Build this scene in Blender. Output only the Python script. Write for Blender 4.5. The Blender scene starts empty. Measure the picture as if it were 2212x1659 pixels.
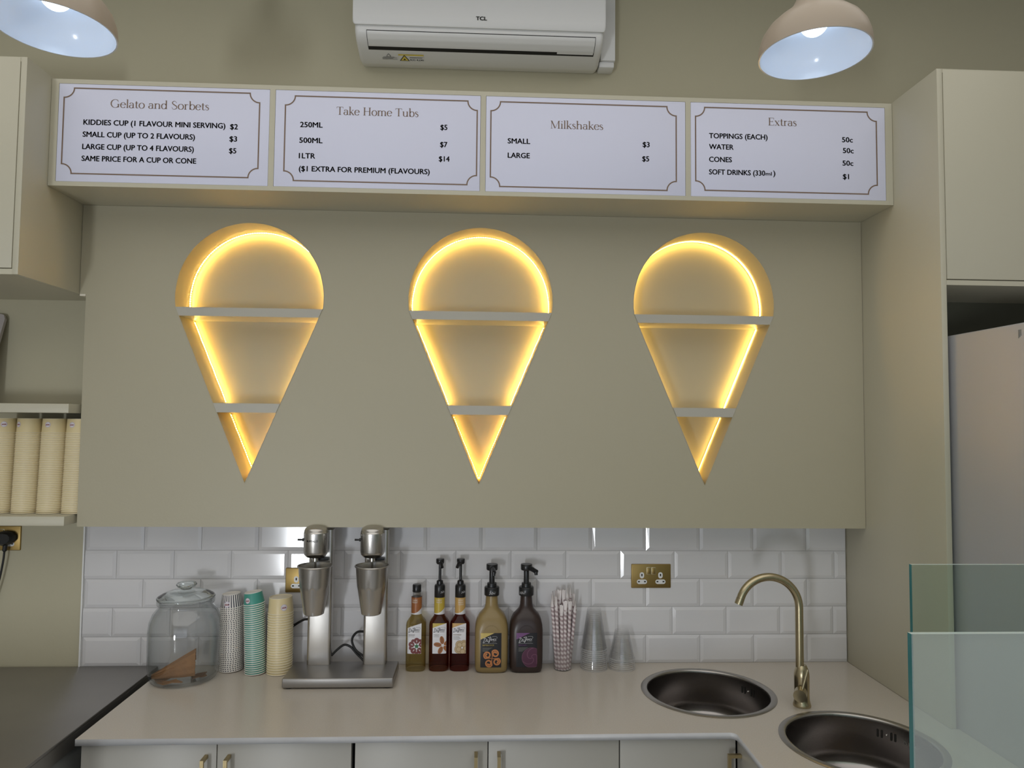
import bpy, bmesh, math, random
from mathutils import Vector, Matrix

random.seed(7)
PI = math.pi
scene = bpy.context.scene
COL = scene.collection

# ------------------------------------------------------------------ camera, view, light
cam_data = bpy.data.cameras.new('camera')
cam_data.sensor_fit = 'HORIZONTAL'
cam_data.sensor_width = 36.0
cam_data.lens = 1552.0 / 2212.0 * 36.0
cam_data.clip_start = 0.05
cam = bpy.data.objects.new('camera', cam_data)
COL.objects.link(cam)
_r = Vector((0.9989033, -0.0458995, 0.0092421))
_u = Vector((-0.0115753, -0.0508304, 0.9986402))
_f = Vector((0.0453673, 0.9976520, 0.0513060))
_m = Matrix.Identity(4)
for i in range(3):
    _m[i][0], _m[i][1], _m[i][2] = _r[i], _u[i], -_f[i]
_m.translation = Vector((-0.0167, -2.6659, 1.7838))
cam.matrix_world = _m
scene.camera = cam

scene.view_settings.view_transform = 'Standard'
scene.view_settings.look = 'None'
scene.view_settings.exposure = 0.0
scene.view_settings.gamma = 1.0
scene.view_settings.use_curve_mapping = False
scene.cycles.transparent_max_bounces = 64

world = bpy.data.worlds.new('world')
scene.world = world
world.use_nodes = True
bg = world.node_tree.nodes['Background']
bg.inputs[0].default_value = (0.75, 0.85, 1.0, 1)
bg.inputs[1].default_value = 0.6


def area_light(name, loc, rot, sx, sy, power, color):
    d = bpy.data.lights.new(name, 'AREA')
    d.shape = 'RECTANGLE'
    d.size, d.size_y = sx, sy
    d.energy = power
    d.color = color
    o = bpy.data.objects.new(name, d)
    o.location = loc
    o.rotation_euler = rot
    COL.objects.link(o)
    return o


# daylight through the shop front behind the photographer
area_light('shopfront_daylight', (-0.2, -6.25, 1.15), (PI / 2, 0, 0), 4.6, 1.7, 12, (0.90, 0.95, 1.0))
# bright strip of pavement seen through the glazed door, low and to one side
area_light('door_daylight', (-2.05, -5.9, 0.48), (PI / 2, 0, -0.3), 0.34, 0.9, 54, (0.92, 0.96, 1.0))
# unseen broad fill added under the ceiling to stand in for bounced light
area_light('ceiling_fill', (-0.3, -3.1, 3.455), (0, 0, 0), 4.6, 4.8, 54, (1.0, 0.97, 0.92))

LED_TAPE = 1.2
LED_TAPE_BRIGHT = 26.0
LED_DOT = 95.0
BULB = 4.0

# ------------------------------------------------------------------ materials
MATS = {}


def mat(name, color, rough=0.5, metal=0.0, spec=0.5, bump=0.0, bscale=200.0, coat=0.0, var=0.0, vscale=3.0, aniso=0.0, emit=None, estr=0.0):
    if name in MATS:
        return MATS[name]
    m = bpy.data.materials.new(name)
    m.use_nodes = True
    nt = m.node_tree
    b = nt.nodes['Principled BSDF']
    b.inputs['Base Color'].default_value = (*color, 1)
    b.inputs['Roughness'].default_value = rough
    b.inputs['Metallic'].default_value = metal
    b.inputs['Specular IOR Level'].default_value = spec
    b.inputs['Coat Weight'].default_value = coat
    b.inputs['Coat Roughness'].default_value = 0.08
    b.inputs['Anisotropic'].default_value = aniso
    if emit:
        b.inputs['Emission Color'].default_value = (*emit, 1)
        b.inputs['Emission Strength'].default_value = estr
    tc = None
    if bump or var:
        tc = nt.nodes.new('ShaderNodeTexCoord')
    if bump:
        n = nt.nodes.new('ShaderNodeTexNoise')
        n.inputs['Scale'].default_value = bscale
        n.inputs['Detail'].default_value = 3
        nt.links.new(tc.outputs['Object'], n.inputs['Vector'])
        bp = nt.nodes.new('ShaderNodeBump')
        bp.inputs['Strength'].default_value = bump
        bp.inputs['Distance'].default_value = 0.002
        nt.links.new(n.outputs['Fac'], bp.inputs['Height'])
        nt.links.new(bp.outputs['Normal'], b.inputs['Normal'])
    if var:
        n2 = nt.nodes.new('ShaderNodeTexNoise')
        n2.inputs['Scale'].default_value = vscale
        n2.inputs['Detail'].default_value = 4
        nt.links.new(tc.outputs['Object'], n2.inputs['Vector'])
        mx = nt.nodes.new('ShaderNodeMix')
        mx.data_type = 'RGBA'
        mx.inputs['A'].default_value = (*[c * (1 - var) for c in color], 1)
        mx.inputs['B'].default_value = (*[min(1, c * (1 + var)) for c in color], 1)
        nt.links.new(n2.outputs['Fac'], mx.inputs['Factor'])
        nt.links.new(mx.outputs['Result'], b.inputs['Base Color'])
    MATS[name] = m
    return m


def thin_glass(name, tint, edge, ior=1.45, rough=0.0, milky=0.0):
    """A thin clear sheet or shell: fresnel reflection over tinted see-through, deeper tint where the shell is seen edge on."""
    if name in MATS:
        return MATS[name]
    m = bpy.data.materials.new(name)
    m.use_nodes = True
    nt = m.node_tree
    for n in list(nt.nodes):
        nt.nodes.remove(n)
    out = nt.nodes.new('ShaderNodeOutputMaterial')
    tr = nt.nodes.new('ShaderNodeBsdfTransparent')
    gl = nt.nodes.new('ShaderNodeBsdfGlossy')
    gl.inputs['Roughness'].default_value = rough
    f0 = ((ior - 1) / (ior + 1)) ** 2
    lf = nt.nodes.new('ShaderNodeLayerWeight')
    lf.inputs['Blend'].default_value = 0.5
    pw = nt.nodes.new('ShaderNodeMath')
    pw.operation = 'POWER'
    pw.inputs[1].default_value = 4.5
    nt.links.new(lf.outputs['Facing'], pw.inputs[0])
    fr = nt.nodes.new('ShaderNodeMapRange')
    fr.inputs['To Min'].default_value = f0
    fr.inputs['To Max'].default_value = 0.85
    nt.links.new(pw.outputs[0], fr.inputs['Value'])
    lw = nt.nodes.new('ShaderNodeLayerWeight')
    lw.inputs['Blend'].default_value = 0.25
    mc = nt.nodes.new('ShaderNodeMix')
    mc.data_type = 'RGBA'
    mc.inputs['A'].default_value = (*tint, 1)
    mc.inputs['B'].default_value = (*edge, 1)
    nt.links.new(lw.outputs['Facing'], mc.inputs['Factor'])
    nt.links.new(mc.outputs['Result'], tr.inputs['Color'])
    mix = nt.nodes.new('ShaderNodeMixShader')
    nt.links.new(fr.outputs[0], mix.inputs[0])
    nt.links.new(tr.outputs[0], mix.inputs[1])
    nt.links.new(gl.outputs[0], mix.inputs[2])
    last = mix
    if milky:
        df = nt.nodes.new('ShaderNodeBsdfDiffuse')
        df.inputs['Color'].default_value = (0.85, 0.85, 0.85, 1)
        m2 = nt.nodes.new('ShaderNodeMixShader')
        m2.inputs[0].default_value = milky
        nt.links.new(mix.outputs[0], m2.inputs[1])
        nt.links.new(df.outputs[0], m2.inputs[2])
        last = m2
    nt.links.new(last.outputs[0], out.inputs[0])
    MATS[name] = m
    return m


def emission(name, color, strength):
    if name in MATS:
        return MATS[name]
    m = bpy.data.materials.new(name)
    m.use_nodes = True
    nt = m.node_tree
    b = nt.nodes['Principled BSDF']
    b.inputs['Base Color'].default_value = (*[min(1, c) for c in color], 1)
    b.inputs['Emission Color'].default_value = (*color, 1)
    b.inputs['Emission Strength'].default_value = strength
    MATS[name] = m
    return m


PAINT = mat('sage_paint', (0.43, 0.395, 0.285), 0.45, bump=0.12, bscale=120, var=0.02)
PAINT_UP = mat('sage_wall_paint', (0.49, 0.455, 0.325), 0.6, bump=0.15, bscale=90, var=0.03)
CAB = mat('sage_cabinet_lacquer', (0.54, 0.51, 0.395), 0.42, bump=0.04, bscale=300)
CAB_D = mat('grey_cabinet_lacquer', (0.41, 0.395, 0.355), 0.4, bump=0.04, bscale=300)
SHELF_WHITE = mat('white_shelf_laminate', (0.47, 0.45, 0.385), 0.35)
SHADOW_GAP = mat('dark_gap', (0.015, 0.014, 0.012), 0.8)
WHITE_SHEET = mat('white_menu_sheet', (0.72, 0.735, 0.89), 0.45)
BROWN_INK = mat('brown_ink', (0.20, 0.13, 0.09), 0.5)
BLACK_INK = mat('black_ink', (0.012, 0.012, 0.016), 0.5)
TILE = mat('white_glazed_tile', (0.70, 0.69, 0.70), 0.10, spec=0.6, bump=0.02, bscale=18, var=0.02, vscale=8)
GROUT = mat('pale_grout', (0.52, 0.51, 0.50), 0.8)
STONE = mat('beige_quartz_worktop', (0.60, 0.545, 0.475), 0.22, spec=0.5, var=0.10, vscale=260)
STONE_EDGE = mat('marbled_worktop_edge', (0.55, 0.55, 0.56), 0.35, var=0.12, vscale=14)
STEEL = mat('brushed_steel', (0.54, 0.52, 0.49), 0.26, metal=1.0, aniso=0.6)
STEEL_DARK = mat('dull_steel', (0.36, 0.345, 0.33), 0.38, metal=0.85, bump=0.03, bscale=300, var=0.1, vscale=5)
STEEL_POL = mat('polished_steel', (0.60, 0.58, 0.55), 0.14, metal=1.0)
SINK_STEEL = mat('sink_steel', (0.33, 0.31, 0.30), 0.22, metal=1.0, bump=0.03, bscale=300, aniso=0.7)
SINK_RIM = mat('sink_rim_steel', (0.42, 0.40, 0.38), 0.30, metal=1.0)
BRASS = mat('brushed_brass', (0.36, 0.25, 0.09), 0.38, metal=0.9)
TAP_BRASS = mat('brushed_gold_tap', (0.50, 0.43, 0.28), 0.27, metal=1.0, bump=0.03, bscale=500)
HANDLE_BRASS = mat('handle_brass', (0.50, 0.40, 0.22), 0.35, metal=1.0)
BLACK = mat('black_plastic', (0.012, 0.012, 0.013), 0.28, spec=0.5)
RUBBER = mat('black_rubber', (0.015, 0.015, 0.015), 0.6)
WHITE_PL = mat('white_plastic', (0.80, 0.80, 0.79), 0.35)
AC_WHITE = mat('aircon_white', (0.78, 0.78, 0.77), 0.38)
GREY_PRINT = mat('grey_print', (0.22, 0.22, 0.20), 0.5)
YELLOW_PRINT = mat('yellow_print', (0.75, 0.60, 0.10), 0.5)
LAMP_OUT = mat('cream_lamp_shade', (0.42, 0.345, 0.265), 0.35)
LAMP_IN = mat('white_lamp_lining', (0.76, 0.79, 0.84), 0.16)
FLOOR_M = mat('grey_floor_tile', (0.32, 0.31, 0.30), 0.4, var=0.1)
CEIL_M = mat('white_ceiling', (0.72, 0.72, 0.70), 0.8)
ROOM_M = mat('room_plaster', (0.52, 0.50, 0.44), 0.8)
FRAME_M = mat('dark_window_frame', (0.06, 0.06, 0.06), 0.5)
FRIDGE = mat('silver_fridge_steel', (0.47, 0.475, 0.50), 0.45, metal=0.35, bump=0.02, bscale=60)
CUP_WHITE = mat('white_cup_card', (0.80, 0.76, 0.70), 0.5)
CUP_YEL = mat('pale_yellow_cup_card', (0.72, 0.60, 0.34), 0.36)
CUP_RIM_Y = mat('cream_cup_rim', (0.80, 0.72, 0.54), 0.4)
CUP_GREEN = mat('green_cup_card', (0.065, 0.31, 0.25), 0.34)
INK_NAVY = mat('navy_cup_stripe', (0.035, 0.035, 0.06), 0.45)
STICKER = mat('white_round_sticker', (0.74, 0.70, 0.74), 0.4)
STICK_RED = mat('dark_red_print', (0.28, 0.05, 0.07), 0.5)
STICK_PURPLE = mat('mauve_print', (0.42, 0.32, 0.45), 0.5)
WAFFLE = mat('waffle_brown', (0.30, 0.15, 0.06), 0.7, bump=0.6, bscale=160, var=0.35, vscale=40)
WAFFLE_D = mat('dark_waffle_crumb', (0.16, 0.08, 0.035), 0.8, bump=0.6, bscale=120, var=0.3, vscale=40)
JAR_GLASS = thin_glass('clear_jar_glass', (0.985, 0.987, 0.987), (0.74, 0.77, 0.77), 1.6)
LID_GLASS = mat('greenish_lid_glass', (0.84, 0.90, 0.89), 0.02)
LID_GLASS.node_tree.nodes['Principled BSDF'].inputs['Transmission Weight'].default_value = 1.0
LID_GLASS.node_tree.nodes['Principled BSDF'].inputs['IOR'].default_value = 1.5
PET = thin_glass('clear_cup_plastic', (0.993, 0.993, 0.993), (0.965, 0.965, 0.965), 1.45, 0.04, 0.012)
PET_RIM = thin_glass('frosted_cup_rim', (0.95, 0.95, 0.95), (0.9, 0.9, 0.9), 1.45, 0.15, 0.20)
PANE = thin_glass('display_pane_glass', (0.90, 0.955, 0.93), (0.6, 0.8, 0.76), 1.5)
PANE_HAZY = thin_glass('milky_pane_glass', (0.92, 0.965, 0.94), (0.6, 0.8, 0.76), 1.5, 0.02, 0.17)  # near pane: an even milky white veil mixed over the clear glass
PANE_EDGE = mat('teal_cut_glass_edge', (0.02, 0.16, 0.17), 0.15, spec=0.8)
PANE_EDGE_L = mat('pale_cut_glass_edge', (0.55, 0.68, 0.66), 0.15, spec=0.8)
LED_TAPE_M = emission('led_tape', (1.0, 0.64, 0.145), LED_TAPE)
LED_LINE_M = emission('led_bright_tape', (1.0, 0.64, 0.145), LED_TAPE_BRIGHT)
LED_TIP_M = emission('led_dot_dim', (1.0, 0.64, 0.145), LED_DOT * 0.4)
LED_TIPLINE_M = emission('led_tape_dim', (1.0, 0.64, 0.145), LED_TAPE_BRIGHT * 0.4)
LED_DOT_M = emission('led_dot', (1.0, 0.64, 0.145), LED_DOT)
BULB_M = emission('lamp_bulb', (0.66, 0.81, 1.0), BULB)


def striped_card(name, base, stripe, count, duty):
    m = bpy.data.materials.new(name)
    m.use_nodes = True
    nt = m.node_tree
    b = nt.nodes['Principled BSDF']
    b.inputs['Roughness'].default_value = 0.45
    tc = nt.nodes.new('ShaderNodeTexCoord')
    sp = nt.nodes.new('ShaderNodeSeparateXYZ')
    nt.links.new(tc.outputs['Object'], sp.inputs[0])

    def math_node(op, a=None, bb=None):
        n = nt.nodes.new('ShaderNodeMath')
        n.operation = op
        for i, v in enumerate((a, bb)):
            if v is None:
                continue
            if isinstance(v, (int, float)):
                n.inputs[i].default_value = v
            else:
                nt.links.new(v, n.inputs[i])
        return n.outputs[0]
    ang = math_node('ARCTAN2', sp.outputs['Y'], sp.outputs['X'])
    s = math_node('SINE', math_node('MULTIPLY', ang, float(count)))
    mask = math_node('GREATER_THAN', s, duty)
    mx = nt.nodes.new('ShaderNodeMix')
    mx.data_type = 'RGBA'
    mx.inputs['A'].default_value = (*base, 1)
    mx.inputs['B'].default_value = (*stripe, 1)
    nt.links.new(mask, mx.inputs['Factor'])
    nt.links.new(mx.outputs['Result'], b.inputs['Base Color'])
    return m


STRIPE_CARD = striped_card('striped_cup_card', (0.78, 0.74, 0.70), (0.035, 0.035, 0.06), 28, 0.22)


def helix_paper():
    m = bpy.data.materials.new('spiral_striped_straw_paper')
    m.use_nodes = True
    nt = m.node_tree
    b = nt.nodes['Principled BSDF']
    b.inputs['Roughness'].default_value = 0.5
    tc = nt.nodes.new('ShaderNodeTexCoord')
    sp = nt.nodes.new('ShaderNodeSeparateXYZ')
    nt.links.new(tc.outputs['Object'], sp.inputs[0])
    at = nt.nodes.new('ShaderNodeMath'); at.operation = 'ARCTAN2'
    nt.links.new(sp.outputs['Y'], at.inputs[0]); nt.links.new(sp.outputs['X'], at.inputs[1])
    mz = nt.nodes.new('ShaderNodeMath'); mz.operation = 'MULTIPLY'
    mz.inputs[1].default_value = 2 * PI / 0.0155
    nt.links.new(sp.outputs['Z'], mz.inputs[0])
    ad = nt.nodes.new('ShaderNodeMath'); ad.operation = 'ADD'
    nt.links.new(at.outputs[0], ad.inputs[0]); nt.links.new(mz.outputs[0], ad.inputs[1])
    sn = nt.nodes.new('ShaderNodeMath'); sn.operation = 'SINE'
    nt.links.new(ad.outputs[0], sn.inputs[0])
    gt = nt.nodes.new('ShaderNodeMath'); gt.operation = 'GREATER_THAN'; gt.inputs[1].default_value = 0.0
    nt.links.new(sn.outputs[0], gt.inputs[0])
    mx = nt.nodes.new('ShaderNodeMix'); mx.data_type = 'RGBA'
    mx.inputs['A'].default_value = (0.68, 0.61, 0.61, 1)
    mx.inputs['B'].default_value = (0.37, 0.28, 0.29, 1)
    nt.links.new(gt.outputs[0], mx.inputs['Factor'])
    nt.links.new(mx.outputs['Result'], b.inputs['Base Color'])
    return m


STRAW_PAPER = helix_paper()
WRAP_PAPER = mat('white_straw_wrapper', (0.76, 0.71, 0.70), 0.6)

# ------------------------------------------------------------------ mesh helpers


def finish(name, bm, mats, parent=None, offset=None, smooth=35):
    """Links a bmesh as ONE mesh object; offset moves it into its thing's own coordinates."""
    if offset is not None:
        bmesh.ops.translate(bm, verts=bm.verts, vec=-Vector(offset))
    bmesh.ops.recalc_face_normals(bm, faces=bm.faces)
    me = bpy.data.meshes.new(name)
    bm.to_mesh(me)
    bm.free()
    if not isinstance(mats, (list, tuple)):
        mats = [mats]
    for m in mats:
        me.materials.append(m)
    if smooth:
        me.polygons.foreach_set('use_smooth', [True] * len(me.polygons))
        me.set_sharp_from_angle(angle=math.radians(smooth))
    o = bpy.data.objects.new(name, me)
    COL.objects.link(o)
    if parent is not None:
        o.parent = parent
    return o


def tag(o, label, cat, group=None):
    o['label'] = label
    o['category'] = cat
    if group:
        o['group'] = group
    return o


def thing(name, loc, label, cat, group=None):
    o = bpy.data.objects.new(name, None)
    o.empty_display_size = 0.05
    o.location = loc
    COL.objects.link(o)
    return tag(o, label, cat, group)


def part(name, bm, mats, root, smooth=35, parent=None):
    return finish(name, bm, mats, parent or root, root.location, smooth)


def structure(name, bm, mats, smooth=0):
    o = finish(name, bm, mats, None, None, smooth)
    o['kind'] = 'structure'
    return o


def BM():
    return bmesh.new()


def box(bm, x0, x1, y0, y1, z0, z1, bevel=0.0, mi=0, seg=2):
    vs = [bm.verts.new((x, y, z)) for x in (x0, x1) for y in (y0, y1) for z in (z0, z1)]
    idx = [(0, 1, 3, 2), (4, 6, 7, 5), (0, 4, 5, 1), (2, 3, 7, 6), (0, 2, 6, 4), (1, 5, 7, 3)]
    fs = [bm.faces.new([vs[i] for i in q]) for q in idx]
    for f in fs:
        f.material_index = mi
    if bevel:
        es = list({e for f in fs for e in f.edges})
        r = bmesh.ops.bevel(bm, geom=es, offset=bevel, segments=seg, affect='EDGES', profile=0.5)
        for f in r['faces']:
            f.material_index = mi
    return fs


def lathe(bm, prof, seg=48, c=(0, 0, 0), mi=0, mis=None, close_ends=False):
    rings = []
    for r, z in prof:
        if r < 1e-6:
            rings.append([bm.verts.new((c[0], c[1], c[2] + z))])
        else:
            rings.append([bm.verts.new((c[0] + r * math.cos(2 * PI * k / seg), c[1] + r * math.sin(2 * PI * k / seg), c[2] + z)) for k in range(seg)])
    for i in range(len(rings) - 1):
        a, b = rings[i], rings[i + 1]
        m = mis[i] if mis else mi
        for k in range(seg):
            k2 = (k + 1) % seg
            if len(a) == 1 and len(b) == 1:
                continue
            if len(a) == 1:
                f = bm.faces.new((a[0], b[k2], b[k]))
            elif len(b) == 1:
                f = bm.faces.new((a[k], a[k2], b[0]))
            else:
                f = bm.faces.new((a[k], a[k2], b[k2], b[k]))
            f.material_index = m
    if close_ends:
        for rg in (rings[0], rings[-1]):
            if len(rg) > 1:
                bm.faces.new(rg).material_index = mi
    return rings


def tube(bm, pts, rad, seg=12, mi=0, caps=True):
    pts = [Vector(p) for p in pts]
    n = len(pts)
    rads = rad if isinstance(rad, (list, tuple)) else [rad] * n
    t0 = (pts[1] - pts[0]).normalized()
    up = Vector((0, 0, 1)) if abs(t0.z) < 0.9 else Vector((1, 0, 0))
    nrm = t0.cross(up).normalized()
    rings = []
    for i, p in enumerate(pts):
        t = (pts[min(i + 1, n - 1)] - pts[max(i - 1, 0)]).normalized()
        nrm = (nrm - t * nrm.dot(t)).normalized()
        bn = t.cross(nrm)
        rings.append([bm.verts.new(p + (nrm * math.cos(2 * PI * k / seg) + bn * math.sin(2 * PI * k / seg)) * rads[i]) for k in range(seg)])
    for a, b in zip(rings, rings[1:]):
        for k in range(seg):
            bm.faces.new((a[k], a[(k + 1) % seg], b[(k + 1) % seg], b[k])).material_index = mi
    if caps:
        bm.faces.new(rings[0]).material_index = mi
        bm.faces.new(rings[-1]).material_index = mi


def spline(pts, n=10):
    """Catmull-Rom through points of any dimension."""
    P = [Vector(p) for p in pts]
    P = [P[0] * 2 - P[1]] + P + [P[-1] * 2 - P[-2]]
    out = []
    for i in range(1, len(P) - 2):
        for k in range(n):
            t = k / n
            a, b, c, d = P[i - 1], P[i], P[i + 1], P[i + 2]
            out.append(0.5 * ((2 * b) + (c - a) * t + (2 * a - 5 * b + 4 * c - d) * t * t + (3 * b - a - 3 * c + d) * t ** 3))
    out.append(P[-2])
    return out


def prism_xz(bm, pts, y0, y1, mi=0, mi_side=None):
    """Outline in X and Z pulled from y0 (front) to y1."""
    a = [bm.verts.new((x, y0, z)) for x, z in pts]
    b = [bm.verts.new((x, y1, z)) for x, z in pts]
    bm.faces.new(a).material_index = mi
    bm.faces.new(b[::-1]).material_index = mi
    n = len(pts)
    for i in range(n):
        bm.faces.new((a[i], b[i], b[(i + 1) % n], a[(i + 1) % n])).material_index = mi if mi_side is None else mi_side


def flat_poly(bm, pts, y, mi=0, fn=None):
    vs = [bm.verts.new((x, y, z)) for x, z in pts]
    f = bm.faces.new(vs)
    f.material_index = mi
    return f


def curve_plate(name, loops, depth):
    """A flat plate in X and Y with holes (first loop the outline), depth thick, as a mesh; centred on z = 0."""
    cu = bpy.data.curves.new(name, 'CURVE')
    cu.dimensions = '2D'
    cu.fill_mode = 'BOTH'
    cu.extrude = depth / 2
    for lp in loops:
        s = cu.splines.new('POLY')
        s.points.add(len(lp) - 1)
        for p, (x, y) in zip(s.points, lp):
            p.co = (x, y, 0, 1)
        s.use_cyclic_u = True
    o = bpy.data.objects.new(name, cu)
    COL.objects.link(o)
    dg = bpy.context.evaluated_depsgraph_get()
    me = bpy.data.meshes.new_from_object(o.evaluated_get(dg))
    bpy.data.objects.remove(o)
    bpy.data.curves.remove(cu)
    bm = BM()
    bm.from_mesh(me)
    bpy.data.meshes.remove(me)
    bmesh.ops.remove_doubles(bm, verts=bm.verts, dist=1e-5)
    return bm


_text_cache = {}


def text_polys(s, bold=0.0):
    """Outline faces of a line of plain lettering: list of vertices, faces, left, right, cap height."""
    key = (s, bold)
    if key in _text_cache:
        return _text_cache[key]
    cu = bpy.data.curves.new('lettering', 'FONT')
    cu.body = s
    cu.size = 1.0
    cu.offset = bold
    cu.resolution_u = 3
    o = bpy.data.objects.new('lettering', cu)
    COL.objects.link(o)
    dg = bpy.context.evaluated_depsgraph_get()
    me = bpy.data.meshes.new_from_object(o.evaluated_get(dg))
    v = [(p.co.x, p.co.y) for p in me.vertices]
    f = [tuple(p.vertices) for p in me.polygons]
    bpy.data.objects.remove(o)
    bpy.data.curves.remove(cu)
    bpy.data.meshes.remove(me)
    _text_cache[key] = (v, f)
    return v, f


def cap_height(bold=0.0):
    v, _ = text_polys('H', bold)
    return max(p[1] for p in v) - min(p[1] for p in v)


def put_text(bm, s, x, z, h, width=None, y=0.0, bold=0.0, mi=0, shear=0.0, fn=None):
    """Lettering standing in the X-Z plane, left end x, baseline z, cap height h; width squeezes or stretches it."""
    v, f = text_polys(s)
    if not v:
        return
    k = h / cap_height()
    x0 = min(p[0] for p in v)
    x1 = max(p[0] for p in v)
    kx = (width / (x1 - x0)) if width else k
    d = bold * h
    for ox, oz in (((0, 0), (d, 0), (-d, 0), (0, d * .6), (0, -d * .6)) if bold else ((0, 0),)):
        vs = []
        for a, b in v:
            px, pz = (a - x0) * kx, b * k
            px += shear * pz
            q = (x + px + ox, y, z + pz + oz)
            vs.append(bm.verts.new(fn(*q) if fn else q))
        for q in f:
            try:
                bm.faces.new([vs[i] for i in q]).material_index = mi
            except ValueError:
                pass


def ribbon(bm, pts, widths, y=0.0, mi=0, fn=None):
    n = len(pts)
    L, R = [], []
    for i in range(n):
        a, b = pts[max(i - 1, 0)], pts[min(i + 1, n - 1)]
        dx, dz = b[0] - a[0], b[1] - a[1]
        d = math.hypot(dx, dz) or 1
        nx, nz = -dz / d, dx / d
        w = (widths[i] if isinstance(widths, (list, tuple)) else widths) / 2
        for lst, sg in ((L, 1), (R, -1)):
            q = (pts[i][0] + nx * w * sg, y, pts[i][1] + nz * w * sg)
            lst.append(bm.verts.new(fn(*q) if fn else q))
    for i in range(n - 1):
        bm.faces.new((L[i], L[i + 1], R[i + 1], R[i])).material_index = mi


def arc(cx, cz, rx, rz, a0, a1, n=18):
    return [(cx + rx * math.cos(math.radians(a0 + (a1 - a0) * i / n)), cz + rz * math.sin(math.radians(a0 + (a1 - a0) * i / n))) for i in range(n + 1)]


# ---- the menu headings: high-contrast serif letters drawn with a broad pen (thick uprights, hairline joins)
T_, t_ = 0.100, 0.030


def V(x, z0, z1):
    return ('w', [(x, z0), (x, z1)], T_)


def Hh(x0, x1, z):
    return ('w', [(x0, z), (x1, z)], t_)


def Ar(*a):
    return ('c', arc(*a), None)


def Di(x0, z0, x1, z1, w):
    return ('w', [(x0, z0), (x1, z1)], w)


def Sp(pts, ws=None):
    return ('s', pts, ws)


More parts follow.
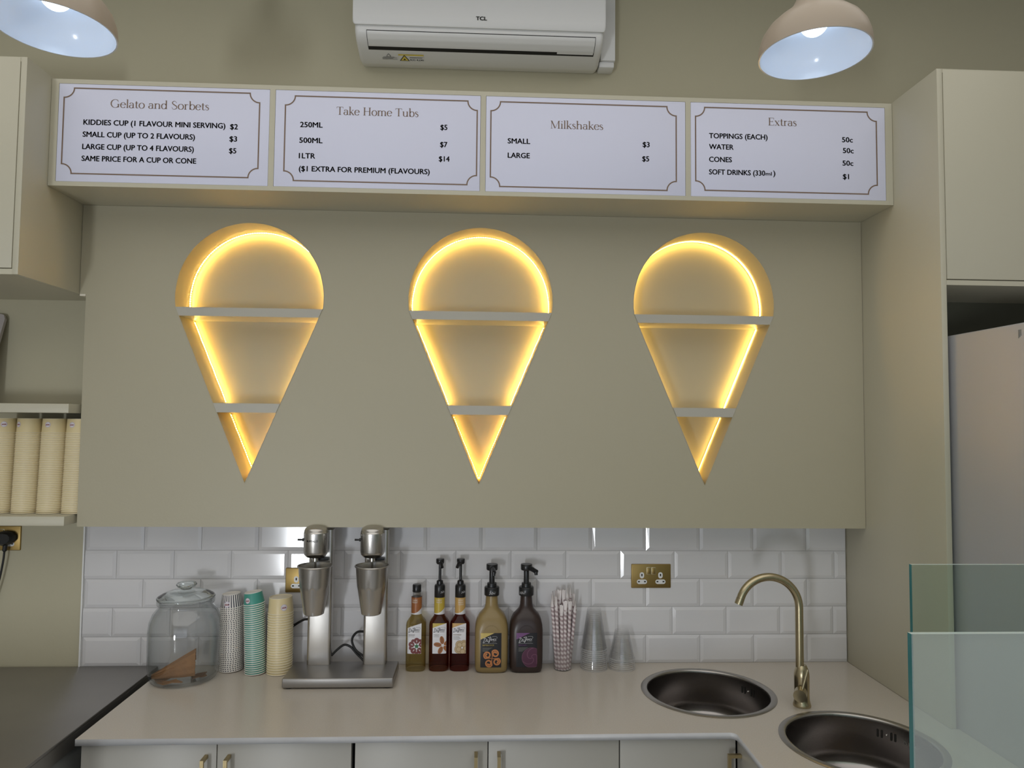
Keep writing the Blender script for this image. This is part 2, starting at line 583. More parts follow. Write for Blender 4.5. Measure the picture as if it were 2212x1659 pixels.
_S = [(.41, .55), (.34, .68), (.22, .72), (.10, .64), (.11, .50), (.25, .38), (.40, .26), (.42, .11), (.29, .0), (.14, .01), (.05, .17)]
_s = [(.27, .36), (.22, .44), (.14, .46), (.06, .40), (.08, .31), (.17, .24), (.26, .17), (.27, .07), (.18, .0), (.09, .01), (.03, .11)]
_sw = [t_, t_, t_ * 1.3, .07, .085, .09, .085, .07, t_ * 1.3, t_, t_]
GLYPH = {
    'G': (.74, [Ar(.36, .36, .31, .365, 48, 318, 30), V(.60, .03, .31), Hh(.50, .70, .31), Hh(.56, .57, .60), Di(.57, .62, .59, .50, t_)]),
    'e': (.44, [Ar(.22, .23, .185, .235, 8, 325, 26), Hh(.05, .40, .26)]),
    'l': (.22, [V(.11, 0, .76), Hh(.03, .19, .012), Hh(.03, .11, .75)]),
    'a': (.44, [V(.33, .03, .32), Ar(.20, .33, .13, .13, 0, 165), Ar(.19, .13, .14, .135, 60, 330, 22), Hh(.33, .43, .02)]),
    't': (.30, [V(.13, .06, .60), Hh(.02, .27, .45), Ar(.20, .08, .07, .08, 180, 330, 8)]),
    'o': (.48, [Ar(.24, .23, .195, .24, 0, 360, 32)]),
    'n': (.54, [V(.11, 0, .46), Ar(.27, .31, .145, .15, 150, 0, 10), V(.415, 0, .31), Hh(.02, .20, .012), Hh(.33, .50, .012), Hh(.02, .11, .45)]),
    'd': (.52, [Ar(.22, .23, .175, .24, 30, 330, 26), V(.40, 0, .76), Hh(.40, .49, .012), Hh(.32, .40, .75)]),
    'S': (.50, [Sp(_S, _sw)]),
    's': (.33, [Sp(_s, _sw)]),
    'r': (.36, [V(.11, 0, .46), Ar(.24, .34, .11, .11, 160, 40, 8), Hh(.02, .21, .012), Hh(.02, .11, .45)]),
    'b': (.52, [V(.11, 0, .76), Ar(.28, .23, .175, .24, 150, -150, 26), Hh(.03, .11, .75)]),
    'T': (.60, [V(.30, 0, .71), Hh(.04, .56, .705), Hh(.20, .40, .012), Di(.045, .70, .03, .58, t_), Di(.555, .70, .57, .58, t_)]),
    'k': (.48, [V(.11, 0, .76), Di(.12, .19, .36, .45, t_), Di(.19, .27, .41, .0, T_ * .9), Hh(.02, .20, .012), Hh(.29, .43, .45), Hh(.33, .48, .012), Hh(.02, .11, .75)]),
    'H': (.74, [V(.15, 0, .71), V(.59, 0, .71), Hh(.15, .59, .37), Hh(.05, .25, .012), Hh(.49, .69, .012), Hh(.05, .25, .70), Hh(.49, .69, .70)]),
    'm': (.82, [V(.11, 0, .46), Ar(.26, .31, .135, .15, 150, 0, 10), V(.395, 0, .31), Ar(.54, .31, .145, .15, 150, 0, 10), V(.685, 0, .31), Hh(.02, .20, .012), Hh(.31, .48, .012), Hh(.60, .77, .012), Hh(.02, .11, .45)]),
    'u': (.54, [V(.11, .15, .45), Ar(.26, .15, .15, .15, 180, 330, 10), V(.42, 0, .45), Hh(.02, .11, .45), Hh(.33, .42, .45), Hh(.42, .51, .012)]),
    'M': (.84, [Di(.12, 0, .12, .71, t_ * 1.2), Di(.12, .71, .40, .03, T_ * .95), Di(.40, .03, .69, .71, t_), V(.70, 0, .71), Hh(.04, .20, .012), Hh(.60, .80, .012), Hh(.04, .12, .70), Hh(.70, .80, .70)]),
    'i': (.23, [V(.11, 0, .46), Hh(.02, .20, .012), Hh(.02, .11, .45), ('w', [(.11, .60), (.11, .68)], .085)]),
    'h': (.54, [V(.11, 0, .76), Ar(.27, .31, .145, .15, 150, 0, 10), V(.415, 0, .31), Hh(.02, .20, .012), Hh(.33, .50, .012), Hh(.03, .11, .75)]),
    'E': (.56, [V(.14, 0, .71), Hh(.05, .50, .70), Hh(.14, .40, .37), Hh(.05, .50, .012), Di(.49, .70, .50, .57, t_), Di(.49, .012, .51, .14, t_), Di(.40, .44, .40, .30, t_)]),
    'x': (.46, [Di(.07, .45, .37, .0, T_ * .9), Di(.37, .45, .08, .0, t_), Hh(.01, .15, .45), Hh(.29, .43, .45), Hh(.01, .15, .012), Hh(.29, .45, .012)]),
    ' ': (.26, []),
}


def put_heading(bm, s, x, z, h, width, y):
    k = h / 0.72
    total = sum(GLYPH[c][0] for c in s)
    kx = width / total
    cx = x
    for c in s:
        adv, strokes = GLYPH[c]
        for kind, pts, w in strokes:
            if kind == 's':
                q = spline([(p[0], p[1]) for p in pts], 5)
                ws = []
                for i in range(len(q)):
                    u = i / 5
                    j = min(int(u), len(w) - 2)
                    ws.append((w[j] + (w[j + 1] - w[j]) * (u - j)) * k)
                pts = [(p[0], p[1]) for p in q]
            elif kind == 'c':
                ws = []
                for i in range(len(pts)):
                    a, b = pts[max(i - 1, 0)], pts[min(i + 1, len(pts) - 1)]
                    d = math.hypot(b[0] - a[0], b[1] - a[1]) or 1
                    ws.append((t_ + (T_ - t_) * (abs(b[1] - a[1]) / d) ** 1.6) * k)
            else:
                ws = w * k
            ribbon(bm, [(cx + p[0] * kx, z + p[1] * k) for p in pts], ws, y)
        cx += adv * kx


def put_script(bm, x, z, w, y, mi, fn=None):
    """The slanted hand-lettered maker's mark on the syrup bottles."""
    S = [
        ([(.02, .02), (.07, .12), (.12, .30)], .030), ([(.03, .30), (.14, .33), (.22, .26), (.20, .13), (.10, .03), (.0, .01)], .026),
        ([(.33, .22), (.27, .21), (.25, .12), (.29, .08), (.33, .14), (.35, .22), (.34, .10), (.38, .09)], .024),
        ([(.33, .33), (.40, .37), (.45, .30), (.44, .14), (.37, .0)], .034), ([(.37, .0), (.44, .05), (.47, .2), (.42, .34)], .014),
        ([(.46, .40), (.52, .38), (.54, .28), (.53, .17)], .036),
        ([(.58, .27), (.57, .16), (.60, .16)], .024), ([(.63, .15), (.64, .27), (.65, .20), (.70, .27), (.70, .16), (.72, .16)], .022),
        ([(.82, .26), (.77, .27), (.75, .19), (.79, .15), (.83, .18)], .022), ([(.87, .29), (.86, .17), (.90, .18)], .024),
        ([(.60, .40), (.74, .43), (.90, .42), (.96, .36), (.93, .28)], .012),
    ]
    for pts, wd in S:
        q = [(p[0], p[1]) for p in spline(pts, 5)]
        ribbon(bm, [(x + p[0] * w, z + p[1] * w) for p in q], wd * w, y, mi, fn)
    put_text(bm, 'GOURMET', x + .52 * w, z + .04 * w, .05 * w, .38 * w, y, 0.02, mi, 0.2, fn)


def disc(bm, cx, cz, rx, rz, y, mi=0, n=20, fn=None, a0=0, a1=360):
    pts = arc(cx, cz, rx, rz, a0, a1, n)
    if a1 - a0 == 360:
        pts = pts[:-1]
    vs = [bm.verts.new(fn(px, y, pz) if fn else (px, y, pz)) for px, pz in pts]
    bm.faces.new(vs).material_index = mi


# ------------------------------------------------------------------ setting
TOPZ = 2.868
bm = BM(); box(bm, -3.2, 2.6, -6.3, 0.2, -0.1, 0.0); structure('floor', bm, FLOOR_M)
bm = BM(); box(bm, -3.2, 2.6, -6.3, 0.2, 3.468, 3.55); structure('ceiling', bm, CEIL_M)
bm = BM(); box(bm, -3.2, 2.6, 0.004, 0.15, 0.0, 3.468); structure('wall_back', bm, PAINT_UP)
bm = BM(); box(bm, -3.3, -3.2, -6.3, 0.15, 0.0, 3.468); structure('wall_left', bm, ROOM_M)
bm = BM(); box(bm, 2.6, 2.7, -6.3, 0.15, 0.0, 3.468); structure('wall_right', bm, ROOM_M)
bm = BM()
box(bm, -3.2, -2.55, -6.3, -6.2, 0, 3.468); box(bm, 2.2, 2.6, -6.3, -6.2, 0, 3.468)
box(bm, -2.55, 2.2, -6.3, -6.2, 2.75, 3.468); box(bm, -2.55, 2.2, -6.3, -6.2, 0, 0.12)
structure('wall_front', bm, ROOM_M)
bm = BM()
for x in (-2.55, -1.55, 0.3, 2.14):
    box(bm, x, x + 0.06, -6.22, -6.16, 0.12, 2.75)
box(bm, -2.55, 2.2, -6.22, -6.16, 2.1, 2.16); box(bm, -2.55, 2.2, -6.22, -6.16, 0.12, 0.2); box(bm, -2.55, 2.2, -6.22, -6.16, 2.69, 2.75)
structure('window_1', bm, FRAME_M)

# ---- the raised wall panel with three cone-shaped openings
CONES = (-0.8184, -0.0149, 0.7835)
CZ, CR, TIPZ, SLOPE = 2.214, 0.2525, 1.5625, 0.4165


def cone_outline(cx, grow=0.0, n=56):
    zj = 2.166
    hw = SLOPE * (zj - TIPZ)
    a0 = math.atan2(zj - CZ, hw)
    pts = [(cx, TIPZ - grow * 2.6), (cx + hw + grow, zj)]
    R0 = math.hypot(zj - CZ, hw)
    for i in range(1, n):
        a = a0 + (PI - 2 * a0) * i / n
        R = R0 + (CR - R0) * min(1, min(i, n - i) / 6) + grow
        pts.append((cx + R * math.cos(a), CZ + R * math.sin(a)))
    pts.append((cx - hw - grow, zj))
    return pts


loops = [[(-1.395, 2.207), (-1.3740, 2.207), (-1.3740, 1.4125), (1.3632, 1.4125), (1.3632, 2.5172), (-1.395, 2.5172)]]
for cx in CONES:
    loops.append(cone_outline(cx, 0.0018))
bm = curve_plate('wall_panel', loops, 0.141)
bmesh.ops.rotate(bm, verts=bm.verts, cent=(0, 0, 0), matrix=Matrix.Rotation(PI / 2, 3, 'X'))
bmesh.ops.translate(bm, verts=bm.verts, vec=(0, -0.0745, 0))
structure('wall_panel', bm, PAINT)
bm = BM(); box(bm, -1.3945, -1.3752, -0.1452, -0.006, 2.2, 2.2068); structure('trim_1', bm, mat('raw_board_edge', (0.75, 0.70, 0.58), 0.7))

# ---- tiles
bm = BM()
box(bm, -1.4200, 1.3640, 0.0005, 0.0035, 0.885, 1.52, mi=1)
G = 0.0009
rowoff = {0: 0.0, 1: -0.103, 2: 0.0, 3: -0.095, 4: 0.0, 5: -0.095}
for r in range(6):
    z0 = 0.9 + 0.102 * r
    for k in range(-9, 9):
        x0 = rowoff[r] + 0.202 * k
        x1 = x0 + 0.202
        x0c, x1c = max(x0, -1.418), min(x1, 1.3625)
        if x1c - x0c < 0.012:
            continue
        tx, tz = random.uniform(-.004, .004), random.uniform(-.004, .004)
        bv = 0.0125
        o = [(x0c + G, z0 + G), (x1c - G, z0 + G), (x1c - G, z0 + 0.102 - G), (x0c + G, z0 + 0.102 - G)]
        lb = bv if x0c == x0 else 0.002
        rb = bv if x1c == x1 else 0.002
        inn = [(x0c + lb, z0 + bv), (x1c - rb, z0 + bv), (x1c - rb, z0 + 0.102 - bv), (x0c + lb, z0 + 0.102 - bv)]
        cx_, cz_ = (x0c + x1c) / 2, z0 + 0.051
        A = [bm.verts.new((x, 0.0004, z)) for x, z in o]
        B = [bm.verts.new((x, -0.0012, z)) for x, z in o]
        Cc = [bm.verts.new((x, -0.0052 + (x - cx_) * tx + (z - cz_) * tz, z)) for x, z in inn]
        for i in range(4):
            j = (i + 1) % 4
            bm.faces.new((A[i], A[j], B[j], B[i])); bm.faces.new((B[i], B[j], Cc[j], Cc[i]))
        bm.faces.new(Cc)
structure('wall_tiles', bm, [TILE, GROUT])
bm = BM(); box(bm, -1.4245, -1.4190, -0.006, 0.003, 0.9, 1.52); structure('trim_2', bm, WHITE_PL)

# ---- soffit box that carries the menu
XD = [(-1.395, -1.3722), (-0.7056, -0.6883), (-0.0226, -0.0053), (0.6583, 0.6753), (1.3392, 1.3632)]
Z0, Z1, ZB, ZT = 2.5180, 2.8655, 2.5328, 2.8505
bm = BM()
box(bm, -1.395, 1.3632, -0.352, 0.003, Z0, ZB - 0.0006)
box(bm, -1.395, 1.3632, -0.352, 0.003, ZT + 0.0006, Z1)
for a, b in XD:
    box(bm, a, b, -0.352, -0.32, ZB - 0.0006, ZT + 0.0006)
box(bm, -1.395, 1.3632, -0.32, 0.003, ZB - 0.0006, ZT + 0.0006)
structure('wall_soffit', bm, CAB)

# ---- menu boards
MENU = [
    dict(label='white menu board headed Gelato and Sorbets with cup prices', head=('Gelato and Sorbets', -1.2097, 2.7766, -0.8981),
         rows=[('KIDDIES CUP (1 FLAVOUR MINI SERVING)', -1.2915, 2.7180, -0.8458), ('$2', -0.8298, 2.7160, -0.8060),
               ('SMALL CUP (UP TO 2 FLAVOURS)', -1.2924, 2.6785, -0.9410), ('$3', -0.8307, 2.6758, -0.8074),
               ('LARGE CUP (UP TO 4 FLAVOURS)', -1.2923, 2.6384, -0.9432), ('$5', -0.8310, 2.6369, -0.8088),
               ('SAME PRICE FOR A CUP OR CONE', -1.2928, 2.5999, -0.9346)],
         border=(-1.3550, -0.7382, 2.5583, 2.8365)),
    dict(label='white menu board headed Take Home Tubs with three tub prices', head=('Take Home Tubs', -0.4919, 2.7740, -0.2253),
         rows=[('250ML', -0.6070, 2.7295, -0.5353), ('500ML', -0.6082, 2.6778, -0.5347), ('1LTR', -0.6085, 2.6266, -0.5570),
               ('($1 EXTRA FOR PREMIUM (FLAVOURS)', -0.6075, 2.5842, -0.1868), ('$5', -0.1534, 2.7330, -0.1315),
               ('$7', -0.1536, 2.6757, -0.1307), ('$14', -0.1570, 2.6280, -0.1229)],
         border=(-0.6557, -0.0340, 2.5526, 2.8320)),
    dict(label='white menu board headed Milkshakes with only two prices', head=('Milkshakes', 0.2066, 2.7480, 0.3834),
         rows=[('SMALL', 0.0675, 2.6940, 0.1405), ('LARGE', 0.0680, 2.6460, 0.1398), ('$3', 0.5149, 2.6938, 0.5373), ('$5', 0.5133, 2.6458, 0.5357)],
         border=(0.0111, 0.6268, 2.5494, 2.8327)),
    dict(label='white menu board headed Extras listing toppings, water, cones, soft drinks', head=('Extras', 0.9374, 2.7790, 1.0358),
         rows=[('TOPPINGS (EACH)', 0.7378, 2.7300, 0.9352), ('WATER', 0.7377, 2.6928, 0.8197), ('CONES', 0.7375, 2.6500, 0.8137),
               ('SOFT DRINKS (330', 0.7372, 2.6075, 0.9260), ('50c', 1.1905, 2.7288, 1.2266), ('50c', 1.1928, 2.6917, 1.2290),
               ('50c', 1.1910, 2.6488, 1.2272), ('$1', 1.1915, 2.6029, 1.2119)],
         border=(0.6920, 1.3088, 2.5533, 2.8340)),
]
for i, M in enumerate(MENU):
    x0, x1 = XD[i][1] + 0.0008, XD[i + 1][0] - 0.0008
    t = thing('menu_board', ((x0 + x1) / 2, -0.352, ZB), M['label'], 'menu board', 'menu boards in the soffit')
    bm = BM(); box(bm, x0, x1, -0.3515, -0.325, ZB, ZT, 0.0006)
    part('sheet', bm, WHITE_SHEET, t)
    a, b, c, d = M['border']
    R, w, y = 0.031, 0.0042, -0.3519
    bm = BM()
    for pth in (arc(a, d, R, R, 0, -90, 12), arc(a, c, R, R, 90, 0, 12), arc(b, c, R, R, 180, 90, 12), arc(b, d, R, R, 270, 180, 12)):
        ribbon(bm, pth, w, y)
    e = w / 2
    for p, q in (((a + R - e, d), (b - R + e, d)), ((a + R - e, c), (b - R + e, c)), ((a, c + R - e), (a, d - R + e)), ((b, c + R - e), (b, d - R + e))):
        ribbon(bm, [p, q], w, y - 0.0002)
    part('border_line', bm, BROWN_INK, t, 0)
    bm = BM(); h = M['head']
    put_heading(bm, h[0], h[1], h[2], 0.0262, h[3] - h[1], -0.3520)
    part('heading', bm, BROWN_INK, t, 0)
    for s, xa, zz, xb in M['rows']:
        bm = BM()
        put_text(bm, s, xa, zz, 0.0168, xb - xa, -0.3520, 0.042)
        if s.startswith('SOFT'):
            put_text(bm, 'ml', 0.9285, 2.6085, 0.0118, 0.020, -0.3520, 0.04)
            put_text(bm, ')', 0.9540, 2.6085, 0.0168, 0.0065, -0.3520, 0.042)
        part('price_lettering' if s[0] == '$' or s == '50c' else 'item_lettering', bm, BLACK_INK, t, 0)

# ---- lit cone niches
YB = -0.0085
NICHE = ['lit cone-shaped wall niche nearest the wall cabinet and yellow cup shelf',
         'lit cone-shaped wall niche in the middle above the syrup bottles',
         'lit cone-shaped wall niche nearest the tall cabinet, above the tap']


def inset_path(path, d):
    return path


def strip_mesh(cx, segs, dots, wavy=0.0):
    bm = BM()
    for si, path in enumerate(segs):
        tip = si in (2, 4)
        mt, md = (2, 3) if tip else (0, 1)
        q = path
        n = len(q)
        fr, bk = [], []
        for i in range(n):
            a, b = q[max(i - 1, 0)], q[min(i + 1, n - 1)]
            fr.append(bm.verts.new((q[i][0], YB - 0.0170, q[i][1])))
            bk.append(bm.verts.new((q[i][0], YB - 0.0075, q[i][1])))
        for i in range(n - 1):
            bm.faces.new((fr[i], fr[i + 1], bk[i + 1], bk[i])).material_index = mt
        # diodes along the tape
        acc = 0.0
        for i in range(n - 1 if dots else 0):
            a, b = Vector(q[i]), Vector(q[i + 1])
            L = (b - a).length
            dr = (b - a) / L
            s = 0.0085 - acc
            while s < L:
                p = a + dr * s
                nv = Vector((-dr[1], dr[0]))
                c = Vector((cx, 2.1))
                if nv.dot(c - p) < 0:
                    nv = -nv
                u = 0.0020
                cs = []
                for sa, sb in ((-1, -1), (1, -1), (1, 1), (-1, 1)):
                    pp = p + dr * u * sa
                    cs.append((pp, YB - 0.01225 + sb * 0.0022))
                top = [bm.verts.new((pp[0] + nv[0] * .0012, yy, pp[1] + nv[1] * .0012)) for pp, yy in cs]
                bot = [bm.verts.new((pp[0] + nv[0] * .0002, yy, pp[1] + nv[1] * .0002)) for pp, yy in cs]
                bm.faces.new(top).material_index = md
                for k in range(4):
                    bm.faces.new((top[k], top[(k + 1) % 4], bot[(k + 1) % 4], bot[k])).material_index = md
                s += 0.0085
            acc = (L - (s - 0.0085)) if s > 0 else acc + L
    return bm


def resample(pts, step):
    out = [pts[0]]
    for a, b in zip(pts, pts[1:]):
        L = math.hypot(b[0] - a[0], b[1] - a[1])
        n = max(1, int(L / step))
        for k in range(1, n + 1):
            out.append((a[0] + (b[0] - a[0]) * k / n, a[1] + (b[1] - a[1]) * k / n))
    return out


S1, S2 = (2.137, 2.1672), (1.804, 1.8358)
for i, cx in enumerate(CONES):
    t = thing('cone_niche', (cx, YB, TIPZ), NICHE[i], 'wall niche', 'cone niches in the raised panel')
    outer, inner = cone_outline(cx, 0.0016), cone_outline(cx, 0.0)
    bm = BM()
    n = len(inner)
    F = [[bm.verts.new((x, -0.1458, z)) for x, z in lp] for lp in (outer, inner)]
    K = [[bm.verts.new((x, YB, z)) for x, z in lp] for lp in (outer, inner)]
    for k in range(n):
        j = (k + 1) % n
        bm.faces.new((F[0][k], F[0][j], F[1][j], F[1][k])); bm.faces.new((F[1][k], F[1][j], K[1][j], K[1][k]))
        bm.faces.new((K[1][k], K[1][j], K[0][j], K[0][k])); bm.faces.new((K[0][k], K[0][j], F[0][j], F[0][k]))
    part('lining', bm, PAINT, t)
    bm = BM(); prism_xz(bm, outer, YB, -0.0055)
    part('back_panel', bm, mat('niche_semigloss_paint', (0.47, 0.435, 0.31), 0.28), t, 0)
    for z0, z1 in (S1, S2):
        h0, h1 = SLOPE * (z0 - TIPZ) - 0.0004, SLOPE * (z1 - TIPZ) - 0.0004
        bm = BM(); prism_xz(bm, [(cx - h0, z0), (cx + h0, z0), (cx + h1, z1), (cx - h1, z1)], -0.1475, YB - 0.0002)
        part('shelf', bm, SHELF_WHITE, t, 0)
    e = 0.0016
    arcp = [p for p in cone_outline(cx, -e)[1:] if p[1] > S1[1] - 0.004]
    arcp = [(cx + SLOPE * (S1[1] - TIPZ) - e, S1[1] + 0.001)] + arcp[1:-1] + [(cx - SLOPE * (S1[1] - TIPZ) + e, S1[1] + 0.001)]
    segs = [resample(arcp, 0.03)]
    for sg in (-1, 1):
        for za, zb in ((S1[0] - .002, S2[1] + .002), (S2[0] - .002, TIPZ + 0.012)):
            q = []
            for k in range(13):
                z = za + (zb - za) * k / 12
                wob = 0.0012 * math.sin(k * 1.1 + i) if 0 < k < 12 else 0
                q.append((cx + sg * max(0.0012, SLOPE * (z - TIPZ) - e * 1.2 - abs(wob)), z))
            segs.append(q)
    part('led_strip', strip_mesh(cx, segs, i < 2), [LED_TAPE_M if i < 2 else LED_LINE_M, LED_DOT_M, LED_TAPE_M if i < 2 else LED_TIPLINE_M, LED_TIP_M], t, 0)

# ---- air conditioner
t = thing('air_conditioner', (-0.028, 0.0, 3.1), 'white wall-mounted air conditioner above the menu boards', 'air conditioner')
AX0, AX1 = -0.4735, 0.4165


def loft_x(bm, prof, x0, x1, r, mi=0, n=5):
    """A Y-Z profile pulled along X with softly rounded ends."""
    cy = sum(p[0] for p in prof) / len(prof); cz = sum(p[1] for p in prof) / len(prof)
    rings = []
    xs = []
    for k in range(n + 1):
        a = PI / 2 * k / n
        xs.append((x0 + r * (1 - math.sin(a)), r * (1 - math.cos(a))))
    xs = [(x, ins) for x, ins in ((x0 + r * (1 - math.sin(PI / 2 * k / n)), r * (1 - math.cos(PI / 2 * k / n))) for k in range(n, -1, -1))]
    full = xs + [(x1 - (x - x0), ins) for x, ins in reversed(xs)]
    for x, ins in full:
        ring = []
        for y, z in prof:
            d = Vector((cy - y, cz - z)); L = d.length
            q = Vector((y, z)) + d / L * ins
            ring.append(bm.verts.new((x, min(q[0], -0.0005) if y > -0.001 else q[0], q[1])))
        rings.append(ring)
    m = len(prof)
    for a, b in zip(rings, rings[1:]):
        for k in range(m):
            bm.faces.new((a[k], a[(k + 1) % m], b[(k + 1) % m], b[k])).material_index = mi
    bm.faces.new(rings[0]).material_index = mi; bm.faces.new(rings[-1]).material_index = mi


lower = [(-.188, 3.176), (-.190, 3.158), (-.184, 3.143), (-.170, 3.130), (-.150, 3.120), (-.125, 3.112), (-.09, 3.106), (-.055, 3.100), (-.035, 3.103), (0, 3.112), (0, 3.355), (-.12, 3.358), (-.186, 3.345)]
bm = BM(); loft_x(bm, lower, AX0 + 0.004, AX1 - 0.004, 0.016)
part('body', bm, AC_WHITE, t, 40)
bm = BM(); loft_x(bm, [(-.187, 3.168), (-.1985, 3.1655), (-.2035, 3.172), (-.2055, 3.20), (-.2045, 3.30), (-.196, 3.35), (-.187, 3.35)], AX0, AX1, 0.010)
part('front_panel', bm, AC_WHITE, t, 40)
FX0, FX1 = -0.428, 0.384


def under(y):
    for (ya, za), (yb, zb) in zip(lower[1:], lower[2:]):
        if ya <= y <= yb:
            return za + (zb - za) * (y - ya) / (yb - ya)
    return 3.15


def under_strip(x0, x1, y0, y1, off, mi, bm, n=10, thick=0.0):
    prev = None
    for k in range(n + 1):
        y = y0 + (y1 - y0) * k / n
        z = under(y) - off
        dy = -off * 0.6
        cur = [bm.verts.new((x0, y + dy, z)), bm.verts.new((x1, y + dy, z))]
        if prev:
            bm.faces.new((prev[0], prev[1], cur[1], cur[0])).material_index = mi
        prev = cur


bm = BM(); under_strip(FX0, FX1, -.1878, -.127, 0.0006, 0, bm, 14); part('air_slot', bm, SHADOW_GAP, t)
bm = BM(); under_strip(FX0 + .002, FX1 - .002, -.1872, -.1435, 0.0022, 0, bm, 12)
under_strip(0.250, FX1 - .003, -.1435, -.1345, 0.0018, 0, bm, 3)
part('louvre_flap', bm, AC_WHITE, t)
bm = BM(); put_text(bm, 'TCL', -0.0430, 3.1895, 0.0125, 0.0375, -0.2066, 0.10)
part('logo', bm, GREY_PRINT, t, 0)
bm = BM()


def under_fn(x, y, z):
    # lays lettering on the curved underside: z is read as distance from the rear edge
    yy = -0.045 - z
    return (x, yy - 0.0006, under(yy) - 0.0012)


def uq(bm, x0, x1, v0, v1, mi, lift=0.0):
    vs = []
    for x, v in ((x0, v0), (x1, v0), (x1, v1), (x0, v1)):
        p = under_fn(x, 0, v); vs.append(bm.verts.new((p[0], p[1] - lift, p[2] - lift)))
    bm.faces.new(vs).material_index = mi


uq(bm, -.3250, -.2330, .028, .064, 0)
uq(bm, -.3250, -.2330, .056, .064, 1, .0003)
for a, b, v in ((-.285, -.235, .047), (-.285, -.240, .044), (-.380, -.340, .046), (-.384, -.330, .042), (-.384, -.345, .038), (-.384, -.33, .034)):
    uq(bm, a, b, v, v + .0015, 2, .0005)
put_text(bm, 'R32 R290', -.283, .030, .008, .048, 0, 0.03, 2, 0, lambda x, y, z: Vector(under_fn(x, y, z)) - Vector((0, .0005, .0005)))


def tri(bm, cx, v, s, mi, lift):
    vs = []
    for dx, dv in ((-s, 0), (s, 0), (0, s * 1.75)):
        p = under_fn(cx + dx, 0, v + dv); vs.append(bm.verts.new((p[0], p[1] - lift, p[2] - lift)))
    bm.faces.new(vs).material_index = mi


tri(bm, -.3035, .028, .0185, 2, .0006); tri(bm, -.3035, .0305, .0138, 1, .0009); tri(bm, -.3035, .033, .005, 2, .0012)
tri(bm, -.3600, .050, .0085, 2, .0006); tri(bm, -.3600, .0515, .0062, 0, .0009)
part('warning_label', bm, [AC_WHITE, YELLOW_PRINT, BLACK_INK], t, 0)
t = thing('pipe_trunking', (0.452, 0, 3.11), 'white plastic pipe trunking on the wall beside the air conditioner', 'trunking')
bm = BM(); box(bm, 0.4230, 0.4780, -0.060, 0.0035, 3.135, 3.450, 0.003); part('cover', bm, AC_WHITE, t)
bm = BM(); box(bm, 0.4180, 0.4760, -0.052, 0.0035, 3.112, 3.1348, 0.006); part('end_cap', bm, AC_WHITE, t)

# ---- pendant lamps
for x, lab in ((0.8012, 'cream pendant lamp hanging above the Extras menu board'), (-1.0264, 'cream pendant lamp hanging above the Gelato and Sorbets menu board')):
    zr, R = 2.6935, 0.1315
    t = thing('pendant_lamp', (x, -0.97, zr), lab, 'lamp', 'pendant lamps')
    outp = [(1.0, 0), (1.004, .10), (.985, .24), (.93, .40), (.83, .55), (.69, .68), (.53, .80), (.40, .92), (.315, 1.08), (.27, 1.28), (.25, 1.5), (.235, 1.72), (.20, 1.80), (.06, 1.82)]
    inp = [(.975, 0.0), (.978, .10), (.958, .24), (.90, .39), (.80, .53), (.66, .65), (.50, .76), (.36, .88), (.27, 1.05), (.22, 1.3), (.0, 1.32)]
    prof = [(r * R, z * R) for r, z in reversed(outp)] + [(r * R, z * R) for r, z in inp]
    bm = BM(); lathe(bm, prof, 64, (x, -0.97, zr), mis=[0] * (len(outp) - 1) + [1] * len(inp))
    part('shade', bm, [LAMP_OUT, LAMP_IN], t, 50)
    bm = BM()
    rb, zc = 0.034, 0.083
    lathe(bm, [(0, zc - rb)] + [(rb * math.sin(a), zc - rb * math.cos(a)) for a in [PI * k / 14 for k in range(1, 11)]] + [(.018, zc + .05), (0.018, zc + .06)], 28, (x, -0.97, zr))
    part('bulb', bm, BULB_M, t)
    bm = BM(); tube(bm, [(x, -0.97, zr + 1.80 * R), (x, -0.97, 3.43)], 0.004, 8)
    part('cord', bm, LAMP_OUT, t)
    bm = BM(); lathe(bm, [(0.0, 3.420 - zr), (.045, 3.422 - zr), (.05, 3.468 - zr), (0, 3.468 - zr)], 32, (x, -0.97, zr)); part('ceiling_rose', bm, LAMP_OUT, t)

# ---- wall cabinet on the left
t = thing('wall_cabinet', (-1.8, 0, 2.207), 'sage wall cabinet with a closed door above the cup shelves', 'cabinet')
bm = BM()
box(bm, -1.4138, -1.3962, -0.4763, 0.003, 2.2070, 2.8720, 0.0008)
box(bm, -2.3, -1.4138, -0.4755, 0.003, 2.2070, 2.2236)
box(bm, -2.3, -1.4138, -0.4755, 0.003, 2.858, 2.8720)
box(bm, -2.3, -1.4138, -0.44, 0.003, 2.2236, 2.858, mi=1)
part('body', bm, [CAB, SHADOW_GAP], t)
bm = BM(); box(bm, -1.93, -1.4158, -0.4770, -0.456, 2.2262, 2.8700, 0.001); part('door', bm, CAB, t)
bm = BM(); box(bm, -2.29, -1.933, -0.4770, -0.456, 2.2262, 2.8700, 0.001); part('door', bm, CAB, t)

# ---- tall cabinet on the right
t = thing('tall_cabinet', (1.4, 0, 0.9), 'tall sage cabinet with a side panel beside the sinks and cupboard over the fridge', 'cabinet')
bm = BM(); box(bm, 1.3643, 1.3815, -0.5885, 0.003, 0.9003, 2.8690, 0.0008); part('side_panel', bm, CAB, t)
bm = BM()
box(bm, 1.3818, 2.1, -0.5880, 0.003, 2.2040, 2.2190)
box(bm, 1.3818, 2.1, -0.5880, 0.003, 2.857, 2.8690)
box(bm, 1.3818, 2.1, -0.555, 0.003, 2.2190, 2.857, mi=1)
box(bm, 1.3818, 2.1, -0.290, -0.275, 2.06, 2.2040, mi=2)
part('cupboard', bm, [CAB, SHADOW_GAP, mat('dark_board', (0.08, 0.08, 0.055), 0.7)], t)
bm = BM(); box(bm, 1.3838, 1.86, -0.5890, -0.570, 2.2222, 2.8660, 0.001); part('door', bm, CAB, t)

